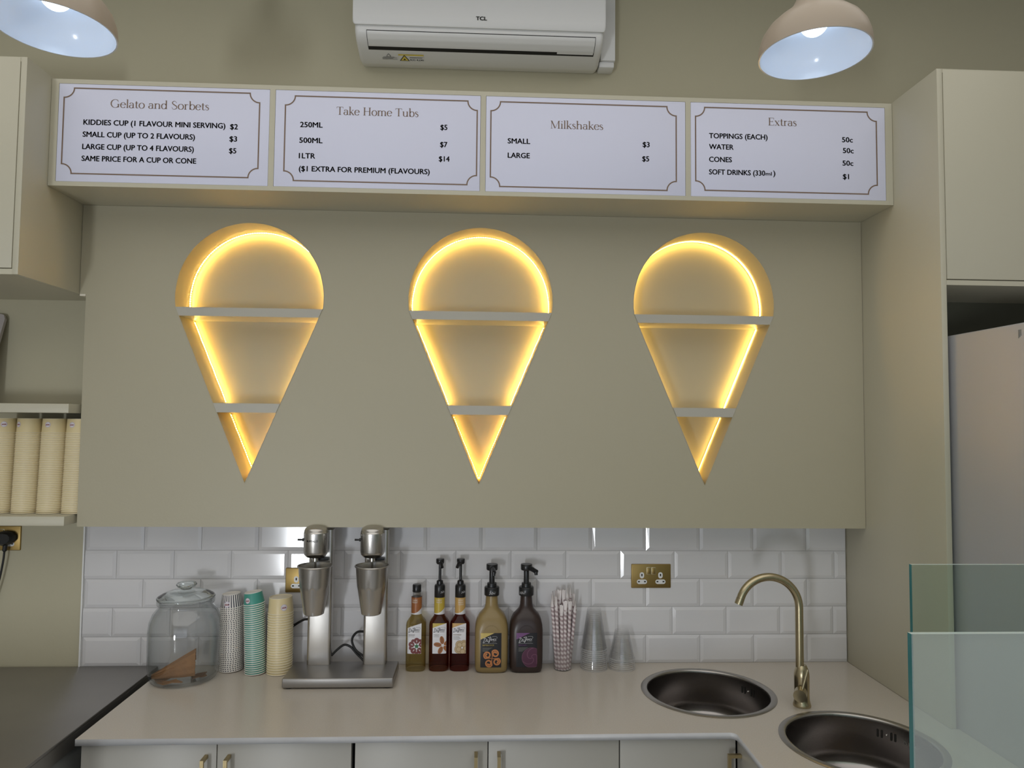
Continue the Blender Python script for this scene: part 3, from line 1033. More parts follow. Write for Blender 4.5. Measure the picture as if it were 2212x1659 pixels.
# ---- fridge
t = thing('fridge', (1.72, -0.65, 0), 'tall silver fridge under the tall cabinet beside the worktop', 'fridge')
bm = BM(); box(bm, 1.391, 2.05, -1.0, -0.30, 0.02, 2.052, 0.006); part('body', bm, FRIDGE, t)
bm = BM(); box(bm, 1.393, 2.048, -1.06, -1.003, 0.08, 2.052, 0.01); d = part('door', bm, FRIDGE, t)
bm = BM(); tube(bm, [(1.45, -1.10, 1.0), (1.45, -1.10, 1.6)], 0.01, 12); tube(bm, [(1.45, -1.10, 1.05), (1.45, -1.058, 1.05)], 0.007); tube(bm, [(1.45, -1.10, 1.55), (1.45, -1.058, 1.55)], 0.007)
part('handle', bm, STEEL_POL, t, parent=d)
bm = BM()
for k in range(3):
    box(bm, 1.3900, 1.3912, -0.868 + .004 * k, -0.866 + .004 * k, 2.018 - .003 * k, 2.034)
part('hinge_mark', bm, GREY_PRINT, t, 0)

# ---- worktop with two sink openings
SINKS = ((0.7455, -0.2845, 'round steel sink set in the worktop against the tiled wall'), (1.0540, -0.6690, 'round steel sink in the worktop corner behind the glass panes'))
r = 0.018
outline = [(-1.1145, 0.0), (-1.1130, -0.5958), (0.7265 - r, -0.5958)] + arc(0.7265 - r, -0.5958 - r, r, r, 90, 0, 6)[1:] + [(0.7215, -1.28), (1.3895, -1.28), (1.3895, -0.5892), (1.3640, -0.5892), (1.3640, 0.0)]
bm = curve_plate('worktop', [outline] + [arc(x, y, 0.203, 0.203, 0, 360, 64)[:-1] for x, y, _ in SINKS], 0.0175)
bmesh.ops.translate(bm, verts=bm.verts, vec=(0, 0, 0.9 - 0.00875))
bmesh.ops.recalc_face_normals(bm, faces=bm.faces)
for f in bm.faces:
    f.material_index = 1 if abs(f.normal.z) < 0.5 else 0
tag(finish('worktop', bm, [STONE, STONE_EDGE], None, None, 0), 'pale beige stone worktop with rounded inner corner and two sinks', 'worktop')

for k, (x, y, lab) in enumerate(SINKS):
    t = thing('sink', (x, y, 0.9), lab, 'sink', 'round sinks')
    bm = BM(); lathe(bm, [(.2005, -.006), (.2160, .0003), (.2162, .0016), (.2130, .0034), (.2010, .0042), (.1965, .0026), (.1952, -.002), (.1950, -.006), (.2005, -.006)], 96, (x, y, .9))
    part('rim', bm, SINK_RIM, t, 60)
    bm = BM(); lathe(bm, [(.1951, -.004), (.1945, -.10), (.190, -.135), (.178, -.152), (.150, -.160), (.045, -.166), (.043, -.170)], 96, (x, y, .9))
    b = part('bowl', bm, SINK_STEEL, t, 60)
    bm = BM(); lathe(bm, [(.043, -.1685), (.036, -.1665), (.030, -.169), (.022, -.168), (0, -.166)], 40, (x, y, .9)); part('drain', bm, STEEL_POL, t, parent=b)
    a0 = (0.50, 0.72)[k]
    for j, da in enumerate((-.125, -.068, .068, .125)):
        bm = BM()
        a = a0 - da
        c = Vector((x + .1942 * math.cos(a), y + .1942 * math.sin(a), .9 - .036))
        tv = Vector((-math.sin(a), math.cos(a), 0)); nv = Vector((-math.cos(a), -math.sin(a), 0))
        w, hh = .0030, .0115
        pts = []
        for q in range(16):
            an = 2 * PI * q / 16
            dz = math.sin(an) * w + (hh - w if math.sin(an) > 0 else -(hh - w))
            pts.append(bm.verts.new(c + tv * math.cos(an) * w + Vector((0, 0, dz)) + nv * .0006))
        bm.faces.new(pts)
        part('overflow_slot', bm, SHADOW_GAP, t, 0, b)
    bm = BM()
    a = a0
    c = Vector((x + .1935 * math.cos(a), y + .1935 * math.sin(a), .9 - .036))
    bmesh.ops.create_uvsphere(bm, u_segments=10, v_segments=8, radius=.0035, matrix=Matrix.Translation(c))
    part('screw', bm, STEEL_POL, t, parent=b)
    if k == 1:
        bm = BM()

        def bowl_fn(px, py, pz, a=a0 - .26, x=x, y=y):
            an = a - px / .1945
            return (x + .1938 * math.cos(an), y + .1938 * math.sin(an), .9 - .045 + pz)
        put_text(bm, 'D U X', 0, 0, .011, .040, 0, 0.0, 0, 0, bowl_fn)
        part('maker_mark', bm, GREY_PRINT, t, 0, b)

# ---- steel counter
t = thing('steel_counter', (-1.9, -0.5, 0), 'dull stainless steel counter beside the stone worktop, below the cup shelves', 'counter')
bm = BM()
box(bm, -2.7, -1.149, -1.2, -0.0015, 0.888, 0.9, 0.003)
box(bm, -1.1525, -1.149, -1.2, -0.004, 0.848, 0.889)
part('top', bm, STEEL_DARK, t)
bm = BM(); box(bm, -2.68, -1.162, -1.15, -0.01, 0.10, 0.8878, 0.001); part('body', bm, mat('grey_steel_body', (0.42, 0.43, 0.42), 0.4, 0.4), t)
for x in (-2.6, -1.25):
    for y in (-1.08, -0.1):
        bm = BM(); lathe(bm, [(.02, 0), (.02, .1)], 16, (x, y, 0), close_ends=True); part('foot', bm, STEEL, t)

# ---- base cabinets


def pull_handle(bm, x, y, ztop, zbot, nx, ny, w=.0095):
    """A flat bar pull standing off a door face whose outward direction is (nx, ny)."""
    tx, ty = -ny, nx
    d = .038

    def quad_box(a0, a1, b0, b1, z0, z1):
        vs = []
        for a in (a0, a1):
            for b in (b0, b1):
                for z in (z0, z1):
                    vs.append(bm.verts.new((x + nx * a + tx * b, y + ny * a + ty * b, z)))
        for q in [(0, 1, 3, 2), (4, 6, 7, 5), (0, 4, 5, 1), (2, 3, 7, 6), (0, 2, 6, 4), (1, 5, 7, 3)]:
            bm.faces.new([vs[i] for i in q])
    quad_box(d - .008, d, -w / 2, w / 2, zbot, ztop)
    quad_box(0.0003, d - .0079, -w / 2, w / 2, ztop - .009, ztop)
    quad_box(0.0003, d - .0079, -w / 2, w / 2, zbot, zbot + .009)


def base_cabinet(x0, x1, doors, label, rail=None):
    t = thing('base_cabinet', ((x0 + x1) / 2, -0.3, 0), label, 'cabinet', 'base cabinets under the worktop')
    bm = BM()
    zt = .8815
    box(bm, x0, x0 + .018, -.556, -.02, .1, zt); box(bm, x1 - .018, x1, -.556 if not rail else -.40, -.02, .1, zt)
    box(bm, x0 + .018, x1 - .018, -.556, -.02, .1, .118); box(bm, x0 + .018, x1 - .018, -.03, -.02, .118, zt)
    box(bm, x0 + .018, rail or x1 - .018, -.556, -.538, zt - .06, zt)
    box(bm, x0, x1, -.52, -.50, 0, .1)
    part('body', bm, mat('cabinet_carcass', (0.10, 0.10, 0.095), 0.6), t)
    for a, b, hx in doors:
        bm = BM(); box(bm, a, b, -.5770, -.5575, .105, .8800, 0.001)
        dr = part('door', bm, CAB_D, t)
        if hx is not None:
            bm = BM(); pull_handle(bm, hx, -.577, .8475, .69, 0, -1)
            part('handle', bm, HANDLE_BRASS, t, 0, dr)
    return t


base_cabinet(-1.1055, -.3640, [(-1.1050, -.7370, -.7640), (-.7345, -.3645, -.7010)], 'grey two-door base cabinet with brass handles under the jar and mixer')
base_cabinet(-.3545, .3945, [(-.3540, .0186, -.0140), (.0211, .3942, .0505)], 'grey two-door base cabinet with brass handles under the bottles')
base_cabinet(.3970, 1.360, [(.3976, .7330, None)], 'grey base cabinet with one plain door under the wall-side sink', .74)
t = thing('corner_cabinet', (1.0, -.9, 0), 'grey base cabinet on the worktop return with an angular brass handle', 'cabinet')
bm = BM()
box(bm, .757, 1.36, -1.25, -1.23, .1, .8815); box(bm, 1.345, 1.36, -1.23, -.6, .1, .8815); box(bm, .757, 1.345, -1.23, -.6, .1, .118)
box(bm, .80, .82, -1.25, -.585, 0, .1)
part('body', bm, mat('cabinet_carcass', (0.10, 0.10, 0.095), 0.6), t)
bm = BM(); box(bm, .7365, .756, -1.20, -.5795, .105, .8800, 0.001); dr = part('door', bm, CAB_D, t)
bm = BM(); pull_handle(bm, .7365, -.612, .8470, .69, -1, 0, .011); part('handle', bm, HANDLE_BRASS, t, 0, dr)

# ---- floating shelves in the alcove
for z0, z1, lab in ((1.7965, 1.8272, 'upper sage floating shelf above the stacks of yellow cups'), (1.4228, 1.4537, 'lower sage floating shelf carrying the stacks of yellow cups')):
    bm = BM(); box(bm, -2.3, -1.385, -.2020, .0035, z0, z1, .0012)
    o = finish('floating_shelf', bm, CAB, None, (-1.85, -.1, z0)); o.location = (-1.85, -.1, z0)
    tag(o, lab, 'shelf', 'alcove shelves')
# the edge of a tray leaning on the upper shelf
bm = BM()
pts = [(-.30, 0), (-.014, 0), (-.0035, .315), (-.010, .330), (-.022, .333), (-.30, .333)]
prism_xz(bm, pts, -.012, 0)
o = finish('metal_tray', bm, mat('grey_tray', (0.46, 0.42, 0.41), 0.4), None, None, 0)
o.location = (-1.7185, -.095, 1.8282); o.rotation_euler = (math.radians(-16), 0, 0)
tag(o, 'grey rectangular tray leaning on the upper floating shelf', 'tray')

# ------------------------------------------------------------------ paper cups


def cup_mesh(name, r_open, r_end, h, wall_m, rim_m, rim=.0016, rec=.0035):
    """A card cup stood upside down: rolled rim at z = 0, recessed end at the top. Origin at the rim's centre."""
    bm = BM()
    prof = [(r_open - rim * 1.2, .0003), (r_open - rim * .4, -.0), (r_open + rim * .5, .0004), (r_open + rim, rim), (r_open + rim * .5, rim * 1.9), (r_open - rim * .2, rim * 2.2)]
    mis = [1] * 5
    prof += [(r_end + .0002, h - .0012), (r_end - .0002, h), (r_end - .0012, h), (r_end - .0016, h - rec), (0, h - rec)]
    mis += [0, 1, 1, 1, 1]
    lathe(bm, prof, 56, mis=mis)
    # inside wall
    lathe(bm, [(r_open - rim * 1.2, .0003), (r_end - .0026, h - rec - .0006), (0, h - rec - .0008)], 56, mis=[1, 1])
    bmesh.ops.remove_doubles(bm, verts=bm.verts, dist=1e-6)
    bmesh.ops.recalc_face_normals(bm, faces=bm.faces)
    me = bpy.data.meshes.new(name)
    bm.to_mesh(me); bm.free()
    for m in (wall_m, rim_m):
        me.materials.append(m)
    me.polygons.foreach_set('use_smooth', [True] * len(me.polygons))
    me.set_sharp_from_angle(angle=math.radians(50))
    return me


def sticker(parent, r_open, r_end, h, ang, zc, rs):
    """Round maker's sticker on the side of an upturned cup; its script stands on its head like the cup."""
    bm = BM()

    def fn(px, py, pz):
        z = zc + pz
        rr = r_open + (r_end - r_open) * z / h + .0004 - py
        a = ang + px / rr
        return (rr * math.cos(a), rr * math.sin(a), z)
    for k in range(20):
        a, b = 2 * PI * k / 20, 2 * PI * (k + 1) / 20
        vs = [bm.verts.new(fn(*q)) for q in ((0, 0, 0), (rs * math.cos(a), 0, rs * math.sin(a)), (rs * math.cos(b), 0, rs * math.sin(b)))]
        bm.faces.new(vs).material_index = 0
    ribbon(bm, arc(0, 0, rs * .90, rs * .90, 0, 360, 28), rs * .08, -.0003, 1, fn)
    q = [(p[0] * rs, p[1] * rs) for p in spline([(.62, -.22), (.50, .08), (.38, -.20), (.22, -.02), (.12, -.20), (.02, -.02), (-.12, -.20), (-.24, 0), (-.36, -.2), (-.5, .02), (-.62, -.30)], 4)]
    ribbon(bm, q, rs * .13, -.0009, 2, fn)
    ribbon(bm, [(-.6 * rs, .18 * rs), (.6 * rs, .18 * rs)], rs * .07, -.0009, 2, fn)
    return finish('sticker', bm, [STICKER, STICK_PURPLE, STICK_RED], parent, None, 0)


def cup_stack(me, x, y, z, n, pitch, lean, group, lab_top, lab, stick, tilt0=0.0, tilt1=0.0):
    first = None
    for k in range(n):
        o = bpy.data.objects.new('paper_cup', me)
        COL.objects.link(o)
        u = k / max(1, n - 1)
        tl = tilt0 + (tilt1 - tilt0) * u
        o.location = (x + lean[0] * u + random.uniform(-.0003, .0003), y + lean[1] * u, z + .0004 + pitch * k + .035 * math.sin(abs(tl)))
        o.rotation_euler = (0, -tl, random.uniform(-.04, .04) if stick is not None else 0)
        top = k == n - 1
        tag(o, lab_top if top else lab, 'cup', group)
        if top and stick:
            o.rotation_euler = (0, -tl, 0)
            sticker(o, *stick)


D = math.radians
ro, re, hh = .0385, .0305, .0475
me = cup_mesh('striped_cup', ro, re, hh, STRIPE_CARD, CUP_WHITE, rim=.0016)
cup_stack(me, -.8790, -.0450, .9, 34, .00655, (-.0025, 0.0), 'striped cups in the stack beside the glass jar',
          'topmost black-striped paper cup of the stack beside the glass jar', 'black-striped white paper cup nested in the stack beside the glass jar',
          (ro, re, hh, D(-98), .016, .0105), D(2.0), D(3.5))
ro, re, hh = .0350, .0295, .0415
me = cup_mesh('green_cup', ro, re, hh, CUP_GREEN, CUP_WHITE, rim=.0015)
cup_stack(me, -.7845, -.0780, .9, 34, .00705, (-.0095, .0), 'green cups in the middle paper stack',
          'topmost green paper cup of the leaning middle stack', 'green paper cup with white rim nested in the middle stack',
          (ro, re, hh, D(-112), .018, .0095), D(2.0), D(7.5))
ro, re, hh = .0430, .0385, .0545
me = cup_mesh('yellow_cup', ro, re, hh, CUP_YEL, CUP_RIM_Y, rim=.0014)
cup_stack(me, -.7030, -.0740, .9, 25, .00855, (.0, .0), 'yellow cups in the stack beside the mixer',
          'topmost pale yellow paper cup of the stack beside the milkshake mixer', 'pale yellow paper cup nested in the stack beside the milkshake mixer',
          (ro, re, hh, D(-60), .024, .0110), D(0.5), D(1.5))
ro, re, hh = .0405, .0375, .0505
me = cup_mesh('shelf_cup', ro, re, hh, CUP_YEL, CUP_RIM_Y, rim=.0014)
for k, (x, w, a) in enumerate(((-1.6540, 'at the picture edge above the plug', -62), (-1.5690, 'second in from the wall panel beyond its neighbour', -118), (-1.4848, 'next to the stack that the wall panel hides', -95), (-1.4025, 'partly hidden by the raised wall panel', -98))):
    w2 = ('yellow cup stack at the picture edge', 'yellow cup stack second from the picture edge', 'yellow cup stack third from the picture edge', 'yellow cup stack partly hidden by the wall panel')[k]
    cup_stack(me, x, -.1080, 1.4537, 46, .00605, (.006, .0), w2,
              'topmost cup of the ' + w2, 'nested paper cup in the ' + w2,
              (ro, re, hh, D(a), .030, .0095), 0.0, D(.4))

# ------------------------------------------------------------------ glass jar with waffle pieces
JX, JY = -1.010, -.1255
t = thing('glass_jar', (JX, JY, .9), 'large clear glass jar with lid holding broken waffle pieces', 'jar')
bm = BM()
outp = [(0, .004), (.090, .0), (.104, .004), (.110, .014), (.1145, .05), (.1165, .12), (.1165, .165), (.113, .195), (.103, .222), (.090, .238), (.0855, .244), (.0850, .250), (.092, .254), (.0925, .262), (.086, .265)]
inp = [(.0825, .263), (.0815, .244), (.086, .236), (.099, .219), (.1095, .192), (.1128, .165), (.1128, .12), (.1105, .05), (.105, .018), (.092, .010), (0, .012)]
lathe(bm, outp + inp, 72, (JX, JY, .9))
part('body', bm, JAR_GLASS, t, 60)
bm = BM()
lathe(bm, [(0, .2665), (.084, .2668), (.0925, .269), (.0935, .274), (.088, .279), (.072, .288), (.050, .2955), (.030, .2985), (.021, .300), (.020, .304), (.030, .309), (.0335, .315), (.030, .321), (.018, .3245), (0, .325)], 64, (JX, JY, .9))
part('lid', bm, LID_GLASS, t, 60)
# waffle pieces: one big broken cone flank, and flat crumbs beneath it
bm = BM()
n = 14
ax, bx = Vector((JX - .085, JY - .050, .918)), Vector((JX + .046, JY - .020, .945))
ringA, ringB = [], []
for k in range(n + 1):
    u = k / n
    an = D(-20 + 190 * u)
    rad = .044
    d = Vector((.28 * math.cos(an), -.80 * math.cos(an), math.sin(an) * 1.25))
    ringA.append(bm.verts.new(ax + d * .006))
    ringB.append(bm.verts.new(bx + d * rad * (1 + .05 * math.sin(k * 2.3))))
for k in range(n):
    bm.faces.new((ringA[k], ringA[k + 1], ringB[k + 1], ringB[k]))
bmesh.ops.subdivide_edges(bm, edges=bm.edges, cuts=3)
for v in bm.verts:
    v.co += Vector((random.uniform(-1, 1), random.uniform(-1, 1), random.uniform(-1, 1))) * .0009
bmesh.ops.solidify(bm, geom=bm.faces[:], thickness=.0025)
o = finish('waffle_cone', bm, WAFFLE, None, (JX, JY, .912)); o.location = (JX, JY, .912)
tag(o, 'broken brown waffle cone lying inside the glass jar', 'waffle cone')
for k, (dx, dy, dz, rot, sx, sy, w) in enumerate(((-.048, -.042, .0135, .5, .030, .020, 'at the jar side nearest the steel counter'), (.058, -.018, .014, -.3, .026, .022, 'under the open end of the cone in the jar'), (-.015, -.078, .0130, .1, .034, .012, 'at the front of the jar floor'))):
    bm = BM()
    m = 11
    pts = [(sx * (1 + .25 * math.sin(j * 3.1 + k)) * math.cos(2 * PI * j / m), sy * (1 + .25 * math.cos(j * 2.3 + k)) * math.sin(2 * PI * j / m)) for j in range(m)]
    A = [bm.verts.new((p[0], p[1], .006 * math.sin(p[0] * 60))) for p in pts]
    B = [bm.verts.new((p[0] * .96, p[1] * .96, .003 + .006 * math.sin(p[0] * 60))) for p in pts]
    bm.faces.new(A); bm.faces.new(B)
    for j in range(m):
        bm.faces.new((A[j], A[(j + 1) % m], B[(j + 1) % m], B[j]))
    o = finish('waffle_piece', bm, WAFFLE_D if k != 2 else WAFFLE, None, None, 0)
    o.location = (JX + dx, JY + dy, .9 + dz); o.rotation_euler = (.1, .12, rot)
    tag(o, 'flat broken waffle piece lying ' + w, 'waffle piece', 'waffle pieces in the jar')

# ------------------------------------------------------------------ milkshake mixer
MX = (-.5620, -.3695)
t = thing('milkshake_mixer', (-.465, -.155, .9), 'double-headed stainless steel milkshake mixer standing before the tiles', 'mixer')
bm = BM(); box(bm, -.6510, -.2890, -.2400, -.0690, .9040, .9350, .004, seg=3)
part('base', bm, STEEL_DARK, t)
for fx in (-.630, -.310):
    for fy in (-.222, -.088):
        bm = BM(); lathe(bm, [(.011, .0), (.012, .0045)], 20, (fx, fy, .9), close_ends=True); part('foot', bm, RUBBER, t)
for k, x in enumerate(MX):
    bm = BM()
    w, y0, y1 = .0410, -.1090, -.0730
    rr = .010
    pl = [(x - w, y1), (x - w, y0 + rr)] + [(x - w + rr - rr * math.cos(D(a)), y0 + rr - rr * math.sin(D(a))) for a in (22, 45, 68, 90)] + [(x + w - rr + rr * math.sin(D(a)), y0 + rr - rr * math.cos(D(a))) for a in (0, 22, 45, 68)] + [(x + w, y0 + rr), (x + w, y1)]
    A = [bm.verts.new((p[0], p[1], .9352)) for p in pl]; B = [bm.verts.new((p[0], p[1], 1.398)) for p in pl]
    bm.faces.new(A); bm.faces.new(B)
    for j in range(len(pl)):
        bm.faces.new((A[j], A[(j + 1) % len(pl)], B[(j + 1) % len(pl)], B[j]))
    c = part('column', bm, STEEL, t)
    bm = BM(); box(bm, x - .024, x + .024, -.1165, -.1085, .965, 1.0, .002); part('foot_plate', bm, STEEL_POL, t, parent=c) if False else bm.free()
    hx, hy = x - .0075, -.1535
    bm = BM(); lathe(bm, [(0, 0), (.020, .0005), (.031, .004), (.0385, .012), (.0405, .022), (.0408, .084), (.0408, .0855), (.0400, .0862), (.0395, .092), (.036, .1005), (.026, .1065), (.012, .109), (0, .1095)], 56, (hx, hy, 1.3110))
    hd = part('motor_head', bm, STEEL, t, 50)
    bm = BM(); box(bm, hx - .016, hx + .030, -.1135, -.1085, 1.335, 1.390, .002); part('head_bracket', bm, STEEL_POL, t, parent=hd)
    bm = BM(); tube(bm, [(hx - .0395, hy - .004, 1.372), (hx - .0450, hy - .005, 1.372)], .0055, 12); tube(bm, [(hx - .0445, hy - .005, 1.372), (hx - .060, hy - .0065, 1.3725)], [.0030, .0036], 10)
    part('toggle_switch', bm, BLACK, t, parent=hd)
    bm = BM()
    for sx in (-1, 1):
        bmesh.ops.create_uvsphere(bm, u_segments=8, v_segments=6, radius=.0022, matrix=Matrix.Translation((hx + sx * .0340, hy - .0230, 1.391)))
    part('screw', bm, STEEL_POL, t, parent=hd)
    bm = BM(); lathe(bm, [(.010, 0), (.010, .012), (.0048, .013), (.0045, .02)], 20, (hx, hy, 1.2985)); tube(bm, [(hx, hy, 1.3005), (hx, hy, 1.165)], .0042, 12)
    lathe(bm, [(0, 0), (.014, .001), (.016, .004), (.012, .007), (0, .008)], 20, (hx, hy, 1.160))
    part('spindle', bm, STEEL_POL, t)
    bm = BM(); box(bm, x - .020, x + .030, -.128, -.1085, 1.296, 1.304, .001); box(bm, x - .006, x + .012, -.138, -.1085, 1.304, 1.312, .001)
    part('cup_rest', bm, BLACK, t)
    if k == 0:
        bm = BM()

        def hfn(px, py, pz, hx=hx, hy=hy):
            a = -PI / 2 + (px) / .0412
            return (hx + .0411 * math.cos(a), hy + .0411 * math.sin(a), pz)
        put_text(bm, 'BUFFALO', -.0245, 1.3690, .0062, .0395, 0, .035, 0, 0, hfn)
        part('maker_mark', bm, BLACK_INK, t, 0, hd)
bm = BM(); tube(bm, spline([(-.5215, -.085, .9600), (-.505, -.070, .975), (-.483, -.060, .9885), (-.460, -.060, .981), (-.440, -.065, .962), (-.4105, -.085, .942)], 8), .0042, 10)
part('cable', bm, RUBBER, t)
bm = BM(); tube(bm, spline([(-.4105, -.085, 1.042), (-.435, -.070, 1.0360), (-.452, -.062, 1.0180), (-.455, -.062, .9980), (-.440, -.068, .972), (-.4105, -.085, .957)], 8), .0042, 10)
part('cable', bm, RUBBER, t)
bm = BM(); tube(bm, spline([(-.6025, -.085, 1.085), (-.625, -.055, 1.0755), (-.645, -.030, 1.062), (-.668, -.0165, 1.046), (-.705, -.0150, 1.020), (-.735, -.0150, .960)], 8), .0042, 10)
part('cable', bm, RUBBER, t)

for k, x in enumerate(MX):
    cxp, cyp = x - .0055, -.1685
    lab = ('steel mixing cup hanging under the mixer head with printed lettering', 'steel mixing cup hanging under the mixer head nearest the syrup bottles')[k]
    bm = BM()
    prof = [(0, 0), (.030, .0003), (.0335, .003), (.0365, .020), (.0475, .085), (.0490, .092), (.0495, .098), (.0540, .155), (.0548, .1605)]
    seg = 96
    rings = []
    for r0, z in prof:
        if r0 == 0:
            rings.append([bm.verts.new((cxp, cyp, 1.1240 + z))]); continue
        rg = []
        for q in range(seg):
            a = 2 * PI * q / seg
            rr = r0
            if .012 < z < .094:
                ph = (a - D(-122 if k == 0 else -58)) % (2 * PI / 5) - 2 * PI / 10
                g = math.exp(-((abs(ph) - .0) / .11) ** 2) * min(1, (z - .008) / .02) * min(1, (.097 - z) / .012)
                rr = r0 - .0042 * g
            rg.append(bm.verts.new((cxp + rr * math.cos(a), cyp + rr * math.sin(a), 1.1240 + z)))
        rings.append(rg)
    for a, b in zip(rings, rings[1:]):
        for q in range(seg):
            q2 = (q + 1) % seg
            if len(a) == 1:
                bm.faces.new((a[0], b[q2], b[q]))
            else:
                bm.faces.new((a[q], a[q2], b[q2], b[q]))
    lathe(bm, [(.0548, .1605), (.0575, .1600), (.0588, .1622), (.0578, .1645), (.0550, .1648), (.0535, .158), (.0485, .098), (.0465, .085), (.035, .012), (0, .004)], seg, (cxp, cyp, 1.1240))
    bmesh.ops.remove_doubles(bm, verts=bm.verts, dist=1e-5)
    o = finish('mixing_cup', bm, STEEL, None, (cxp, cyp, 1.1240), 40); o.location = (cxp, cyp, 1.1240)
    tag(o, lab, 'cup', 'mixing cups on the mixer')

# ------------------------------------------------------------------ syrup bottles


def se(r, n, k, seg):
    a = 2 * PI * k / seg
    c, s = math.cos(a), math.sin(a)
    return r[0] * math.copysign(abs(c) ** (2 / n), c), r[1] * math.copysign(abs(s) ** (2 / n), s)


def loft(bm, secs, c, seg=56, mi=0, caps=(True, True)):
    """Sections (rx, ry, exponent, z) joined bottom to top."""
    rings = []
    for rx, ry, n, z in secs:
        rings.append([bm.verts.new((c[0] + p[0], c[1] + p[1], c[2] + z)) for p in (se((rx, ry), n, k, seg) for k in range(seg))])
    for a, b in zip(rings, rings[1:]):
        for k in range(seg):
            bm.faces.new((a[k], a[(k + 1) % seg], b[(k + 1) % seg], b[k])).material_index = mi
    if caps[0]:
        bm.faces.new(rings[0]).material_index = mi
    if caps[1]:
        bm.faces.new(rings[-1]).material_index = mi


def front_fn(c, rx, ry, n, lift=.0006):
    def fn(x, y, z):
        u = min(.98, abs((x - c[0]) / rx))
        return (x, c[1] - ry * (1 - u ** n) ** (1 / n) - lift + y, z)
    return fn


def grid_quad(bm, x0, x1, zf0, zf1, fn, mi=0, n=32, y=0.0):
    """A label sheet between two heights (functions of u = 0..1), bent over its bottle by fn."""
    prev = None
    for k in range(n + 1):
        u = k / n
        x = x0 + (x1 - x0) * u
        cur = [bm.verts.new(fn(x, y, zf0(u))), bm.verts.new(fn(x, y, zf1(u)))]
        if prev:
            if abs(zf1(u) - zf0(u)) < 1e-7:
                bm.faces.new((prev[0], cur[0], prev[1])).material_index = mi
            else:
                bm.faces.new((prev[0], cur[0], cur[1], prev[1])).material_index = mi
        prev = cur


def liquid_glass(name, tint, edge):
    return thin_glass(name, tint, edge, 1.4, 0.02)


LIQ = [liquid_glass('pale_syrup_glass', (0.82, 0.75, 0.52), (0.52, 0.44, 0.24)), liquid_glass('amber_syrup_glass', (0.56, 0.31, 0.19), (0.24, 0.09, 0.05)), liquid_glass('red_syrup_glass', (0.54, 0.20, 0.15), (0.22, 0.05, 0.04))]
NECKC = [mat('brown_neck_label', (0.33, 0.115, 0.035), 0.35), mat('mustard_neck_label', (0.52, 0.38, 0.055), 0.35), mat('tan_neck_label', (0.55, 0.34, 0.11), 0.35)]
LABEL_W = mat('white_bottle_label', (0.74, 0.73, 0.76), 0.35)
NUT_RED = mat('hazelnut_print', (0.17, 0.03, 0.03), 0.4)
LEAF = mat('green_leaf_print', (0.03, 0.15, 0.05), 0.4)
NUT_BROWN = mat('nut_print', (0.35, 0.13, 0.04), 0.4)
NUT_DARK = mat('nut_line_print', (0.10, 0.035, 0.015), 0.4)
BISCUIT = mat('biscuit_print', (0.56, 0.43, 0.26), 0.4)
BISCUIT_D = mat('biscuit_line_print', (0.38, 0.26, 0.13), 0.4)
NECK_CLEAR = thin_glass('clear_bottle_neck', (0.9, 0.9, 0.88), (0.4, 0.4, 0.38), 1.45)

